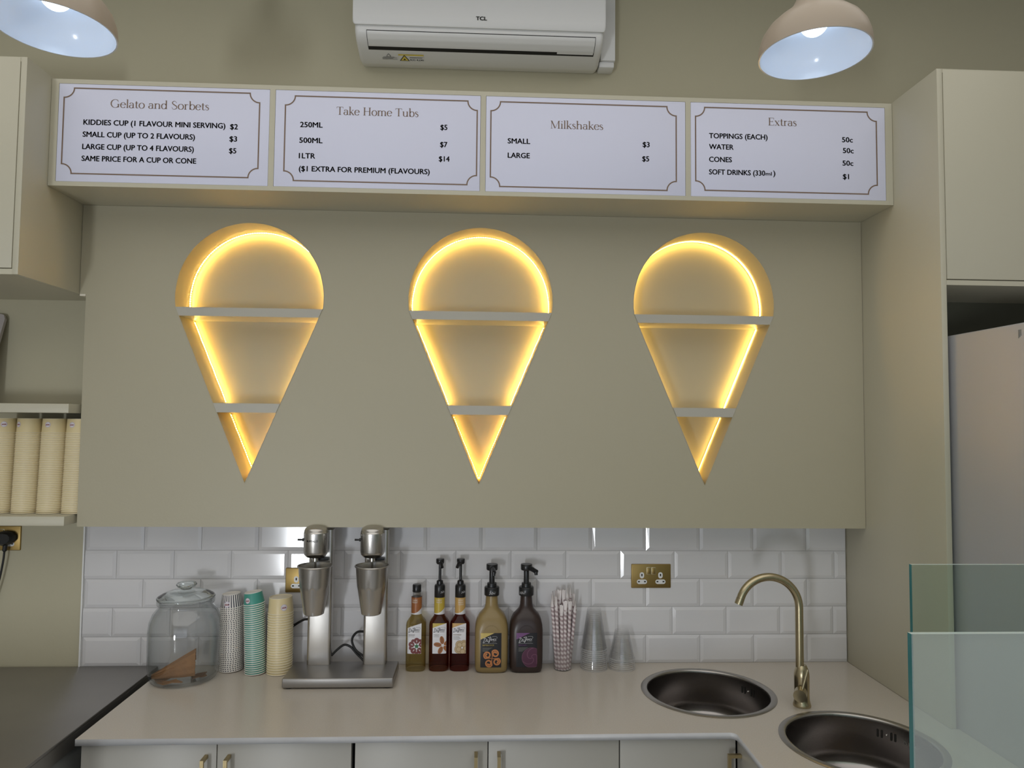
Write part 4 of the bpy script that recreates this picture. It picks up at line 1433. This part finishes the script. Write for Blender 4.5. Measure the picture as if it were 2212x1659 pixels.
BOT = [(-.2316, 'brown neck label and a plain black screw cap'), (-.1500, 'mustard neck label and a black pump'), (-.0760, 'tan neck label and a black pump')]
BLAB = ['pale yellow syrup bottle with brown neck label and plain black screw cap', 'amber syrup bottle with mustard neck label and black pump', 'dark red syrup bottle with tan neck label and black pump']
for k, (x, _) in enumerate(BOT):
    y = -.0460
    c = (x, y, .9)
    t = thing('syrup_bottle', c, BLAB[k], 'bottle', 'clear syrup bottles with paper labels')
    secs = [(.0330, .0330, 3.2, 0.0), (.0352, .0352, 3.6, .004), (.0352, .0352, 4, .02), (.0352, .0352, 4, .158), (.0338, .0338, 3.2, .167), (.0285, .0285, 2.6, .1755), (.0225, .0225, 2.2, .1830), (.0190, .0190, 2, .1890), (.0182, .0182, 2, .1935), (.0178, .0178, 2, .254)]
    bm = BM(); loft(bm, secs, c)
    b = part('bottle', bm, LIQ[k], t, 50)
    # neck label
    bm = BM()

    def nfn(px, py, pz, c=c):
        a = -PI / 2 + px / .0187
        return (c[0] + (.0191 - py) * math.cos(a), c[1] + (.0191 - py) * math.sin(a), c[2] + pz)
    half = .0187 * PI
    sw = lambda u: .197 + .022 / (1 + math.exp(-(u - .60) * 16))
    grid_quad(bm, -half, half, lambda u: .194, sw, nfn, 0, 36)
    grid_quad(bm, -half, half, sw, lambda u: .2535, nfn, 1, 36)
    lines = (('CLASSIC', 'HAZELNUT'), ('CLASSIC', 'VANILLA'), ('SHORT', 'BREAD', 'COOKIE'))[k]
    for i, s in enumerate(lines):
        put_text(bm, s, -.0150 + .004 * k, .2415 - .0075 * i, .0052, .0200, -.0003, .03, 2, 0, nfn)
    part('neck_label', bm, [LABEL_W, NECKC[k], mat('cream_neck_print', (.72, .62, .50), .4)], t, 50)
    # front label
    fn = front_fn(c, .0352, .0352, 4)
    xo = (-.0275, -.0213, -.0262)[k]
    bm = BM(); lx0, lx1 = x + xo, x + xo + .0485
    zb, zt = .9630, 1.0680
    cut = lambda u: zt - .0165 + .020 * u - .0035 * u * u
    grid_quad(bm, lx0, lx1, lambda u: zb, lambda u: min(zt, cut(u)), fn, 0)
    if k:
        grid_quad(bm, lx0, lx1, lambda u: min(zt, cut(u)), lambda u: zt, fn, 1)
    put_script(bm, lx0 + .003, zt - .032, .043, -.0009, 2, fn)
    put_text(bm, ('HAZELNUT', 'VANILLA', 'SHORTBREAD')[k], lx0 + .004, zt - .0415, .0030, (.022, .019, .028)[k], -.0009, .02, 3, 0, fn)
    for i in range((1, 1, 4)[k]):
        ribbon(bm, [(lx0 + .004, zt - .046 - .0033 * i), (lx0 + .024 + .006 * ((i * 7) % 3) / 2, zt - .046 - .0033 * i)], .0009, -.0009, 4, fn)

    def clip(a0, b0):
        return max(lx0, min(lx1 - .0004, a0)), max(zb + .0003, b0)

    def cdisc(px, pz, rx, rz, yy, mi, rot=0.0, n=18):
        vs = []
        for q in range(n):
            a = 2 * PI * q / n
            u_, v_ = rx * math.cos(a), rz * math.sin(a)
            vs.append(clip(px + u_ * math.cos(rot) - v_ * math.sin(rot), pz + u_ * math.sin(rot) + v_ * math.cos(rot)))
        if len({(round(p[0], 6), round(p[1], 6)) for p in vs}) < 3:
            return
        vv = [bm.verts.new(fn(p[0], yy, p[1])) for p in vs]
        bm.faces.new(vv).material_index = mi
    if k == 0:
        mats = [LABEL_W, LABEL_W, BLACK_INK, NUT_DARK, GREY_PRINT, NUT_RED, LEAF, NUT_BROWN]
        gx, gz = lx0 + .0325, zb + .0260
        for i in range(5):
            a = D(90 + 72 * i)
            cdisc(gx + .0190 * math.cos(a), gz + .0190 * math.sin(a), .0102, .0102, -.0005, 5)
            a2 = D(126 + 72 * i)
            cdisc(gx + .0235 * math.cos(a2), gz + .0235 * math.sin(a2), .0062, .0045, -.0004, 5, a2 + PI / 2)
            cdisc(gx + .0175 * math.cos(a), gz + .0175 * math.sin(a), .0012, .0042, -.0007, 0, a + PI / 2)
        star = []
        for i in range(10):
            a = D(90 + 36 * i); rr = .0095 if i % 2 == 0 else .0048
            star.append(bm.verts.new(fn(gx + rr * math.cos(a), -.0008, gz + rr * math.sin(a))))
        bm.faces.new(star).material_index = 6
    elif k == 1:
        mats = [LABEL_W, NECKC[1], BLACK_INK, GREY_PRINT, GREY_PRINT, NUT_BROWN, NUT_DARK]
        gx, gz = lx0 + .0365, zb + .0285
        for i in range(5):
            a = D(100 + 72 * i)
            cdisc(gx + .0185 * math.cos(a), gz + .0185 * math.sin(a), .0140, .0078, -.0005, 5, a)
            for o_ in (-.0022, .0022):
                p0 = (gx + .0075 * math.cos(a) - o_ * math.sin(a), gz + .0075 * math.sin(a) + o_ * math.cos(a))
                p1 = (gx + .0290 * math.cos(a) - o_ * .6 * math.sin(a), gz + .0290 * math.sin(a) + o_ * .6 * math.cos(a))
                if p1[0] < lx1 - .001 and p1[1] > zb + .001:
                    ribbon(bm, [p0, p1], .0011, -.0007, 6, fn)
    else:
        mats = [LABEL_W, NECKC[2], BLACK_INK, BISCUIT_D, GREY_PRINT, BISCUIT, BISCUIT_D]
        gx, gz = lx0 + .0355, zb + .0205
        for i in range(5):
            a = D(60 + 72 * i)
            for j, rr in enumerate((.0150, .0128, .0098, .0072)):
                cdisc(gx + .0135 * math.cos(a), gz + .0135 * math.sin(a), rr, rr, -.0005 - .0002 * j - .00005 * i, 6 if j % 2 == 0 else 5)
        cdisc(gx, gz, .0030, .0030, -.0015, 0)
    part('front_label', bm, mats, t, 0)
    if k == 0:
        bm = BM(); lathe(bm, [(.0142, .2545), (.0142, .272)], 32, c); part('neck', bm, NECK_CLEAR, t, 50, b)
        bm = BM(); lathe(bm, [(.0150, .2700), (.0158, .2712), (.0158, .2765), (.0150, .2772), (.0150, .2785), (.0155, .2790), (.0155, .2935), (.0140, .2965), (0, .2972)], 40, c); part('screw_cap', bm, BLACK, t, 40)
    else:
        bm = BM(); lathe(bm, [(.0188, .2520), (.0192, .2525), (.0192, .2900), (.0175, .2955), (.0120, .2985), (.0115, .3085), (.0090, .3110), (.0065, .3120), (.0050, .3130), (.0050, .372), (0, .372)], 40, c)
        pm = part('pump', bm, BLACK, t, 40)
        a = D((-75, -110)[k - 1])
        bm = BM(); lathe(bm, [(0, .3690), (.0120, .3690), (.0145, .3730), (.0148, .3850), (.0135, .3872), (0, .3875)], 32, c)
        dx, dy = math.cos(a), math.sin(a)
        tube(bm, spline([(x, y, .9 + .378), (x + dx * .020, y + dy * .020, .9 + .374), (x + dx * .034, y + dy * .034, .9 + .362)], 5), .0058, 10)
        part('pump_head', bm, BLACK, t, 40, pm)
        bm = BM()

        def cfn(px, py, pz, c=c):
            an = -PI / 2 + px / .0194
            return (c[0] + (.0194 - py) * math.cos(an), c[1] + (.0194 - py) * math.sin(an), pz)
        put_script(bm, .004, .9 + .268, .021, -.0002, 0, cfn)
        part('collar_mark', bm, mat('silver_print', (.6, .6, .62), .4), t, 0, pm)

# ---- sauce bottles
SAUCE = [(.0365, 'caramel brown sauce bottle with black pump and orange swirl label', mat('caramel_plastic', (0.275, 0.195, 0.078), 0.32), mat('gold_label_print', (.60, .46, .14), .4), -84),
         (.1600, 'dark chocolate brown sauce bottle with black pump and purple label', mat('chocolate_plastic', (0.034, 0.020, 0.017), 0.32), mat('purple_label_print', (.17, .07, .20), .4), -52)]
LAB_BLACK = mat('black_bottle_label', (0.010, 0.010, 0.014), 0.35)
SWIRL = mat('orange_swirl_print', (.55, .21, .07), .4)
PURP = mat('plum_print', (.085, .022, .055), .4)
PURP_L = mat('light_plum_print', (.15, .055, .10), .4)
SILVER = mat('silver_print', (.6, .6, .62), .4)
for k, (x, lab, body, acc, sp) in enumerate(SAUCE):
    y = -.0600
    c = (x, y, .9)
    t = thing('sauce_bottle', c, lab, 'bottle', 'opaque sauce bottles with pumps')
    bm = BM()
    loft(bm, [(.047, .037, 3.5, 0), (.0545, .0425, 4.2, .004), (.0575, .0452, 4.6, .014), (.0583, .0460, 5, .05), (.0583, .0460, 5, .145), (.0570, .045, 4.2, .163), (.0525, .042, 3.6, .181), (.0450, .0375, 3, .196), (.0350, .031, 2.5, .207), (.0262, .0255, 2.1, .217), (.0225, .0225, 2, .230), (.0205, .0205, 2, .262)], c, 72)
    part('bottle', bm, body, t, 50)
    fn = front_fn(c, .0583, .0460, 5)
    bm = BM()
    ribbon(bm, arc(x - .001, .9 + .152, .0265, .0265, 15, 165, 24) if False else arc(x - .001, .9 + .139, .0265, .0265, -60, 240, 40), .0009, .0001, 0, fn)
    part('embossed_ring', bm, body, t, 0)
    lx0, lx1, zb, zt = x - .0385 + .002 * k, x + .0345 + .002 * k, .9225, 1.0405
    bm = BM()
    cut = lambda u: zt - .0225 * max(0, 1 - u / .66)
    grid_quad(bm, lx0, lx1, lambda u: zb, cut, fn, 0, 60)
    grid_quad(bm, lx0, lx0 + (lx1 - lx0) * .66, lambda u: zt - .0225 * (1 - u), lambda u: zt, fn, 1, 40)
    put_script(bm, lx0 + .008, zt - .0335, .052, -.0009, 2, fn)
    ribbon(bm, [(lx0 + .008, zt - .0360), (lx0 + .058, zt - .0360)], .0005, -.0009, 2, fn)
    put_text(bm, ('BUTTERSCOTCH', 'CHOCOLATE')[k], lx0 + .0075, zt - .0440, .0048, (.039, .029)[k], -.0009, .05, 1, 0, fn)
    for i in range(5):
        ribbon(bm, [(lx0 + .0075, zt - .0505 - .0030 * i), (lx0 + .0075 + .033 - .0045 * i, zt - .0505 - .0030 * i)], .0009, -.0009, 5, fn)
    if k == 0:
        gx, gz = lx0 + .0405, zb + .0310
        for i, a0 in enumerate((118, 208, 28, -62)):
            P = []
            for q in range(40):
                u = q / 39
                # arm that leaves the centre and curls into a spiral
                if u < .3:
                    w_ = u / .3
                    P.append((.0195 * w_, -.0045 * math.sin(PI * w_ * .5) - .0085 * w_ * w_))
                else:
                    v = (u - .3) / .7
                    an = D(-90 + 500 * v); rr = .0130 * (1 - .68 * v)
                    P.append((.0195 + rr * math.cos(an), rr * math.sin(an)))
            ra = D(a0 + 28)
            Q = []
            for px, pz in P:
                pz = -pz
                qx, qz = gx + px * math.cos(ra) - pz * math.sin(ra), gz + px * math.sin(ra) + pz * math.cos(ra)
                Q.append((min(lx1 - .0012, qx), max(zb + .0012, qz)))
            ws = [.0014 + .0038 * min(1, q / 14) for q in range(40)]
            ribbon(bm, Q, ws, -.0006, 3, fn)
    else:
        gx, gz, R_ = lx1 - .0185, zb + .0330, .0345
        vs = []
        for q in range(60):
            a = 2 * PI * q / 60
            vs.append(bm.verts.new(fn(min(lx1, gx + R_ * math.cos(a)), -.0005, max(zb, gz + R_ * math.sin(a)))))
        bm.faces.new(vs).material_index = 3
        for i in range(3):
            a0 = 80 + 120 * i
            P = [(gx + R_ * (.98 - .95 * u) * math.cos(D(a0 + 150 * u)), gz + R_ * (.98 - .95 * u) * math.sin(D(a0 + 150 * u))) for u in [q / 20 for q in range(21)]]
            P = [(min(lx1 - .001, p[0]), max(zb + .001, p[1])) for p in P]
            ribbon(bm, P, .0030, -.0007, 4, fn)
        P = [(min(lx1 - .0008, p[0]), max(zb + .0008, p[1])) for p in arc(gx, gz, R_, R_, 60, 300, 40)]
        ribbon(bm, P, .0016, -.0007, 4, fn)
    part('front_label', bm, [LAB_BLACK, acc, SILVER, SWIRL if k == 0 else PURP, PURP_L, GREY_PRINT], t, 0)
    bm = BM(); lathe(bm, [(.0215, .2615), (.0262, .2620), (.0270, .2635), (.0270, .2890), (.0255, .2915), (.0180, .2925), (.0172, .3010), (.0165, .3050), (.0105, .3060), (.0098, .3075), (.0098, .352), (0, .352)], 44, c)
    pm = part('pump', bm, BLACK, t, 40)
    bm = BM(); lathe(bm, [(0, .3490), (.0150, .3490), (.0195, .3510), (.0205, .3540), (.0207, .3690), (.0195, .3715), (0, .3722)], 40, c)
    a = D(sp); dx, dy = math.cos(a), math.sin(a)
    tube(bm, [(x, y, .9 + .362), (x + dx * .030, y + dy * .030, .9 + .3575), (x + dx * .054, y + dy * .054, .9 + .3515)], [.0088, .0084, .0078], 16)
    tube(bm, [(x + dx * .050, y + dy * .050, .9 + .3525), (x + dx * .0515, y + dy * .0515, .9 + .3400)], [.0066, .0056], 12)
    part('pump_head', bm, BLACK, t, 40, pm)
    bm = BM()

    def cfn(px, py, pz, c=c):
        an = -PI / 2 + px / .0272
        return (c[0] + (.0272 - py) * math.cos(an), c[1] + (.0272 - py) * math.sin(an), pz)
    put_script(bm, (-.010, -.030)[k], .9 + .268, .025, -.0002, 0, cfn)
    part('collar_mark', bm, SILVER, t, 0, pm)

# ------------------------------------------------------------------ straws in a clear cup
SX, SY = .2925, -.0560
bm = BM()
lathe(bm, [(0, .0015), (.0305, 0.0), (.0315, .001), (.0400, .1150), (.0412, .1160), (.0412, .1180), (.0396, .1182), (.0306, .0030), (0, .0030)], 48, (0, 0, 0))
o = finish('straw_cup', bm, PET, None, None, 50); o.location = (SX, SY, .9)
tag(o, 'clear plastic cup holding wrapped striped paper straws', 'cup')
STR = [(-.0215, -.012, -.044, -.028, .268), (-.0135, -.020, -.030, -.036, .262), (-.0040, -.0235, -.010, -.040, .235), (.0055, -.0235, .004, -.040, .248), (.0150, -.0190, .022, -.034, .246), (.0220, -.0100, .044, -.020, .243),
       (-.0230, .001, -.036, .004, .272), (-.0120, -.005, -.014, -.006, .278), (-.0010, -.010, .002, -.012, .280), (.0100, -.007, .016, -.010, .286), (.0230, .003, .040, .006, .262), (.0120, .008, .030, .014, .294), (-.0040, .010, -.004, .020, .276), (-.0160, .014, -.022, .022, .270)]
SDESC = ['bent outermost toward the brown sauce bottle', 'at the front beside the outermost one', 'short and at the front of the bunch', 'upright at the front middle of the bunch', 'at the front next to the stack of clear cups', 'leaning furthest toward the clear cups',
         'at the back with a tattered wrapper top', 'in the inner ring behind the short one', 'in the inner ring behind the upright one', 'in the inner ring with a tall wrapper', 'at the side over the cup rim by the clear cups', 'tallest of the bunch at the back', 'at the back middle of the bunch', 'at the back corner toward the sauce bottle']
for k, (bx, by, tx, ty, L) in enumerate(STR):
    p0 = Vector((SX + bx, SY + by, .9035)); p1 = Vector((SX + tx, SY + ty, .9 + L))
    d = p1 - p0
    t = thing('paper_straw', p0, 'wrapped striped paper straw ' + SDESC[k], 'straw', 'wrapped paper straws in the clear cup')
    t.rotation_euler = d.to_track_quat('Z', 'Y').to_euler()
    Ls = d.length
    bm = BM(); lathe(bm, [(.0060, 0), (.0060, Ls * .88), (.0053, Ls * .885), (.0053, .001), (.0060, 0)], 16)
    finish('tube', bm, STRAW_PAPER, t, None, 50)
    bm = BM()
    seg = 14
    rot = random.uniform(-.6, .6)
    secs = [(.0064, .0064, Ls * .84), (.0066, .0054, Ls * .88), (.0076, .0026, Ls * .93), (.0078, .0010, Ls * .965), (.0074, .0006, Ls)]
    rings = []
    for j, (a, b, z) in enumerate(secs):
        rings.append([bm.verts.new((a * math.cos(2 * PI * q / seg + 0) * math.cos(rot) - b * math.sin(2 * PI * q / seg) * math.sin(rot), a * math.cos(2 * PI * q / seg) * math.sin(rot) + b * math.sin(2 * PI * q / seg) * math.cos(rot), z + (random.uniform(-.003, .003) if j == 4 else 0))) for q in range(seg)])
    for a, b in zip(rings, rings[1:]):
        for q in range(seg):
            bm.faces.new((a[q], a[(q + 1) % seg], b[(q + 1) % seg], b[q]))
    bm.faces.new(rings[-1])
    finish('wrapper_end', bm, WRAP_PAPER, t, None, 50)

# ------------------------------------------------------------------ stacks of clear plastic cups


def clear_cup(name, ro_, re_, h):
    bm = BM()
    lathe(bm, [(ro_ - .001, .0004), (ro_ + .0012, .0), (ro_ + .0018, .0014), (ro_ + .0010, .0030), (ro_ - .0004, .0034), (re_ + .0004, h - .004), (re_ - .001, h), (re_ - .003, h), (re_ - .0045, h - .003), (0, h - .003)], 48, mis=[1, 1, 1, 1, 0, 0, 0, 0, 0])
    bmesh.ops.recalc_face_normals(bm, faces=bm.faces)
    me = bpy.data.meshes.new(name)
    bm.to_mesh(me); bm.free()
    me.materials.append(PET); me.materials.append(PET_RIM)
    me.polygons.foreach_set('use_smooth', [True] * len(me.polygons))
    me.set_sharp_from_angle(angle=math.radians(50))
    return me


me = clear_cup('tall_clear_cup', .0462, .0245, .142)
for k in range(11):
    o = bpy.data.objects.new('plastic_cup', me); COL.objects.link(o)
    o.location = (.4060, -.0525, .9004 + .0070 * k)
    tag(o, 'topmost clear plastic cup of the taller clear stack' if k == 10 else 'clear plastic cup nested in the taller clear stack beside the straws', 'cup', 'tall clear cups in the upturned stack')
me = clear_cup('short_clear_cup', .0455, .0255, .098)
for k in range(6):
    o = bpy.data.objects.new('plastic_cup', me); COL.objects.link(o)
    o.location = (.5072, -.0520, .9004 + .0072 * k)
    tag(o, 'topmost clear plastic cup of the shorter clear stack' if k == 5 else 'clear plastic cup nested in the shorter clear stack nearest the sink', 'cup', 'short clear cups in the upturned stack')

# ------------------------------------------------------------------ power sockets


def socket(cx, cz, label, y=-.0055):
    t = thing('power_socket', (cx, y, cz), label, 'socket', 'brass double sockets')
    bm = BM(); box(bm, cx - .0735, cx + .0735, y - .0045, y - .0002 + .0085, cz - .0435, cz + .0435, .0025, seg=3)
    part('plate', bm, BRASS, t)
    for sx in (-1, 1):
        bm = BM()
        px = cx + sx * .0345
        yf = y - .0052

        def pill(bm, x, z, w, h, yy, mi):
            r = min(w, h) / 2
            pts = []
            for q in range(24):
                a = 2 * PI * q / 24
                pts.append((x + r * math.cos(a) + (w / 2 - r) * (1 if math.cos(a) > 0 else -1), z + r * math.sin(a) + (h / 2 - r) * (1 if math.sin(a) > 0 else -1)))
            prism_xz(bm, pts, yy, yy + .0008, mi)
        pill(bm, px, cz + .003, .0165, .0225, yf, 0)
        pill(bm, px, cz - .0205, .0375, .0165, yf, 0)
        for hx, hz, w, h in ((0, .004, .0045, .0085), (-.0112, -.0200, .0070, .0045), (.0112, -.0200, .0070, .0045)):
            box(bm, px + hx - w / 2, px + hx + w / 2, yf - .0004, yf + .0002, cz + hz - h / 2, cz + hz + h / 2, mi=1)
        part('socket_insert', bm, [WHITE_PL, SHADOW_GAP], t, 0)
        bm = BM(); qx = cx + sx * .0090
        box(bm, qx - .0080, qx + .0080, y - .0052, y - .0044, cz + .006, cz + .0325, .0003, mi=1)
        box(bm, qx - .0062, qx + .0062, y - .0085, y - .0046, cz + .0085, cz + .0300, .0012, mi=0)
        part('switch', bm, [BRASS, mat('brass_switch_frame', (.62, .55, .36), .35, .8)], t)
    return t


socket(.6243, 1.2170, 'brass double wall socket on the tiles above the clear cups and sink')
socket(-.6335, 1.2030, 'brass double wall socket half hidden behind the milkshake mixer')
socket(-1.7185, 1.3500, 'brass double wall socket under the cup shelves with a black plug', y=.0030)
t = thing('plug', (-1.684, -.005, 1.355), 'black mains plug in the socket under the cup shelves', 'plug')
bm = BM()
pts = [(-1.712, 1.332), (-1.690, 1.326), (-1.668, 1.332), (-1.655, 1.346), (-1.655, 1.362), (-1.666, 1.374), (-1.690, 1.378), (-1.712, 1.374)]
A = [bm.verts.new((x, -.0050, z)) for x, z in pts]
B = [bm.verts.new((x, -.026, z)) for x, z in pts]
C2 = [bm.verts.new((-1.684 + (x + 1.684) * .72, -.036, 1.352 + (z - 1.352) * .72)) for x, z in pts]
for r0, r1 in ((A, B), (B, C2)):
    for q in range(len(pts)):
        bm.faces.new((r0[q], r0[(q + 1) % 8], r1[(q + 1) % 8], r1[q]))
bm.faces.new(A); bm.faces.new(C2)
part('body', bm, BLACK, t, 40)
bm = BM(); tube(bm, spline([(-1.686, -.018, 1.330), (-1.687, -.020, 1.305), (-1.690, -.020, 1.270), (-1.703, -.018, 1.20), (-1.73, -.018, 1.10), (-1.76, -.02, .98), (-1.80, -.02, .905)], 6), [.0075] * 6 + [.0035] * 31, 10)
part('cord', bm, RUBBER, t)

# ------------------------------------------------------------------ tap
TX, TY = 1.0060, -.4080
t = thing('tap', (TX, TY, .9), 'brushed gold swan-neck mixer tap between the two sinks', 'tap')
bm = BM(); lathe(bm, [(0, .0005), (.0268, .0005), (.0272, .004), (.0255, .010), (.0232, .020), (.0226, .040), (.0230, .075), (.0232, .092), (.0222, .103), (.0195, .114), (.0160, .122), (.0142, .1265), (0, .1265)], 48, (TX, TY, .9))
part('body', bm, TAP_BRASS, t, 50)
px = TX - .0060
cxx, czz, rr = px - .0960, 1.2030, .0960
path = [(px, TY, 1.020), (px, TY, 1.08), (px, TY, 1.14), (px, TY, czz)] + [(cxx + rr * math.cos(D(a)), TY, czz + rr * math.sin(D(a))) for a in range(6, 167, 6)]
bm = BM(); tube(bm, path, .0124, 20); part('spout', bm, TAP_BRASS, t, 50)
e0 = Vector(path[-1]); ed = (Vector(path[-1]) - Vector(path[-2])).normalized()
bm = BM(); tube(bm, [e0 + ed * .0008, e0 + ed * .0195], .0128, 20); part('aerator', bm, TAP_BRASS, t, 50)
kd = Vector((-.50, -.86, -.06)).normalized()
k0 = Vector((TX, TY, .9520)) + kd * .016
bm = BM(); tube(bm, [k0, k0 + kd * .014], .0165, 28); tube(bm, [k0 + kd * .0135, k0 + kd * .044], .0192, 28)
kn = part('mixer_knob', bm, TAP_BRASS, t, 50)
l0 = k0 + kd * .030 + Vector((.006, 0, .012))
bm = BM(); tube(bm, [l0, l0 + Vector((.020, .004, .062))], .0036, 12); part('lever', bm, TAP_BRASS, t, 50, kn)

# ------------------------------------------------------------------ glass display case near the camera
t = thing('display_case', (1.1, -1.6, 0), 'clear glass panes of a display case with teal cut edges beside the fridge', 'display case')
bm = BM(); box(bm, .46, 1.95, -1.86, -1.30, .0, .885, .004); part('base', bm, mat('case_base_white', (.6, .6, .58), .4), t)
bm = BM(); box(bm, .46, 1.95, -1.86, -1.30, .886, .899, .002); part('deck', bm, STEEL_DARK, t)
for x0, y, zt, pg in ((.7900, -1.35, 1.5235, PANE), (.4940, -1.830, 1.5378, PANE_HAZY)):
    bm = BM()
    fs = box(bm, x0, 1.93, y, y + .008, .8992, zt)
    # idx order: -x, +x, -y, +y, bottom, top
    fs[0].material_index = 1; fs[1].material_index = 1; fs[4].material_index = 1; fs[5].material_index = 2
    part('glass_pane', bm, [pg, PANE_EDGE, PANE_EDGE_L], t, 0)
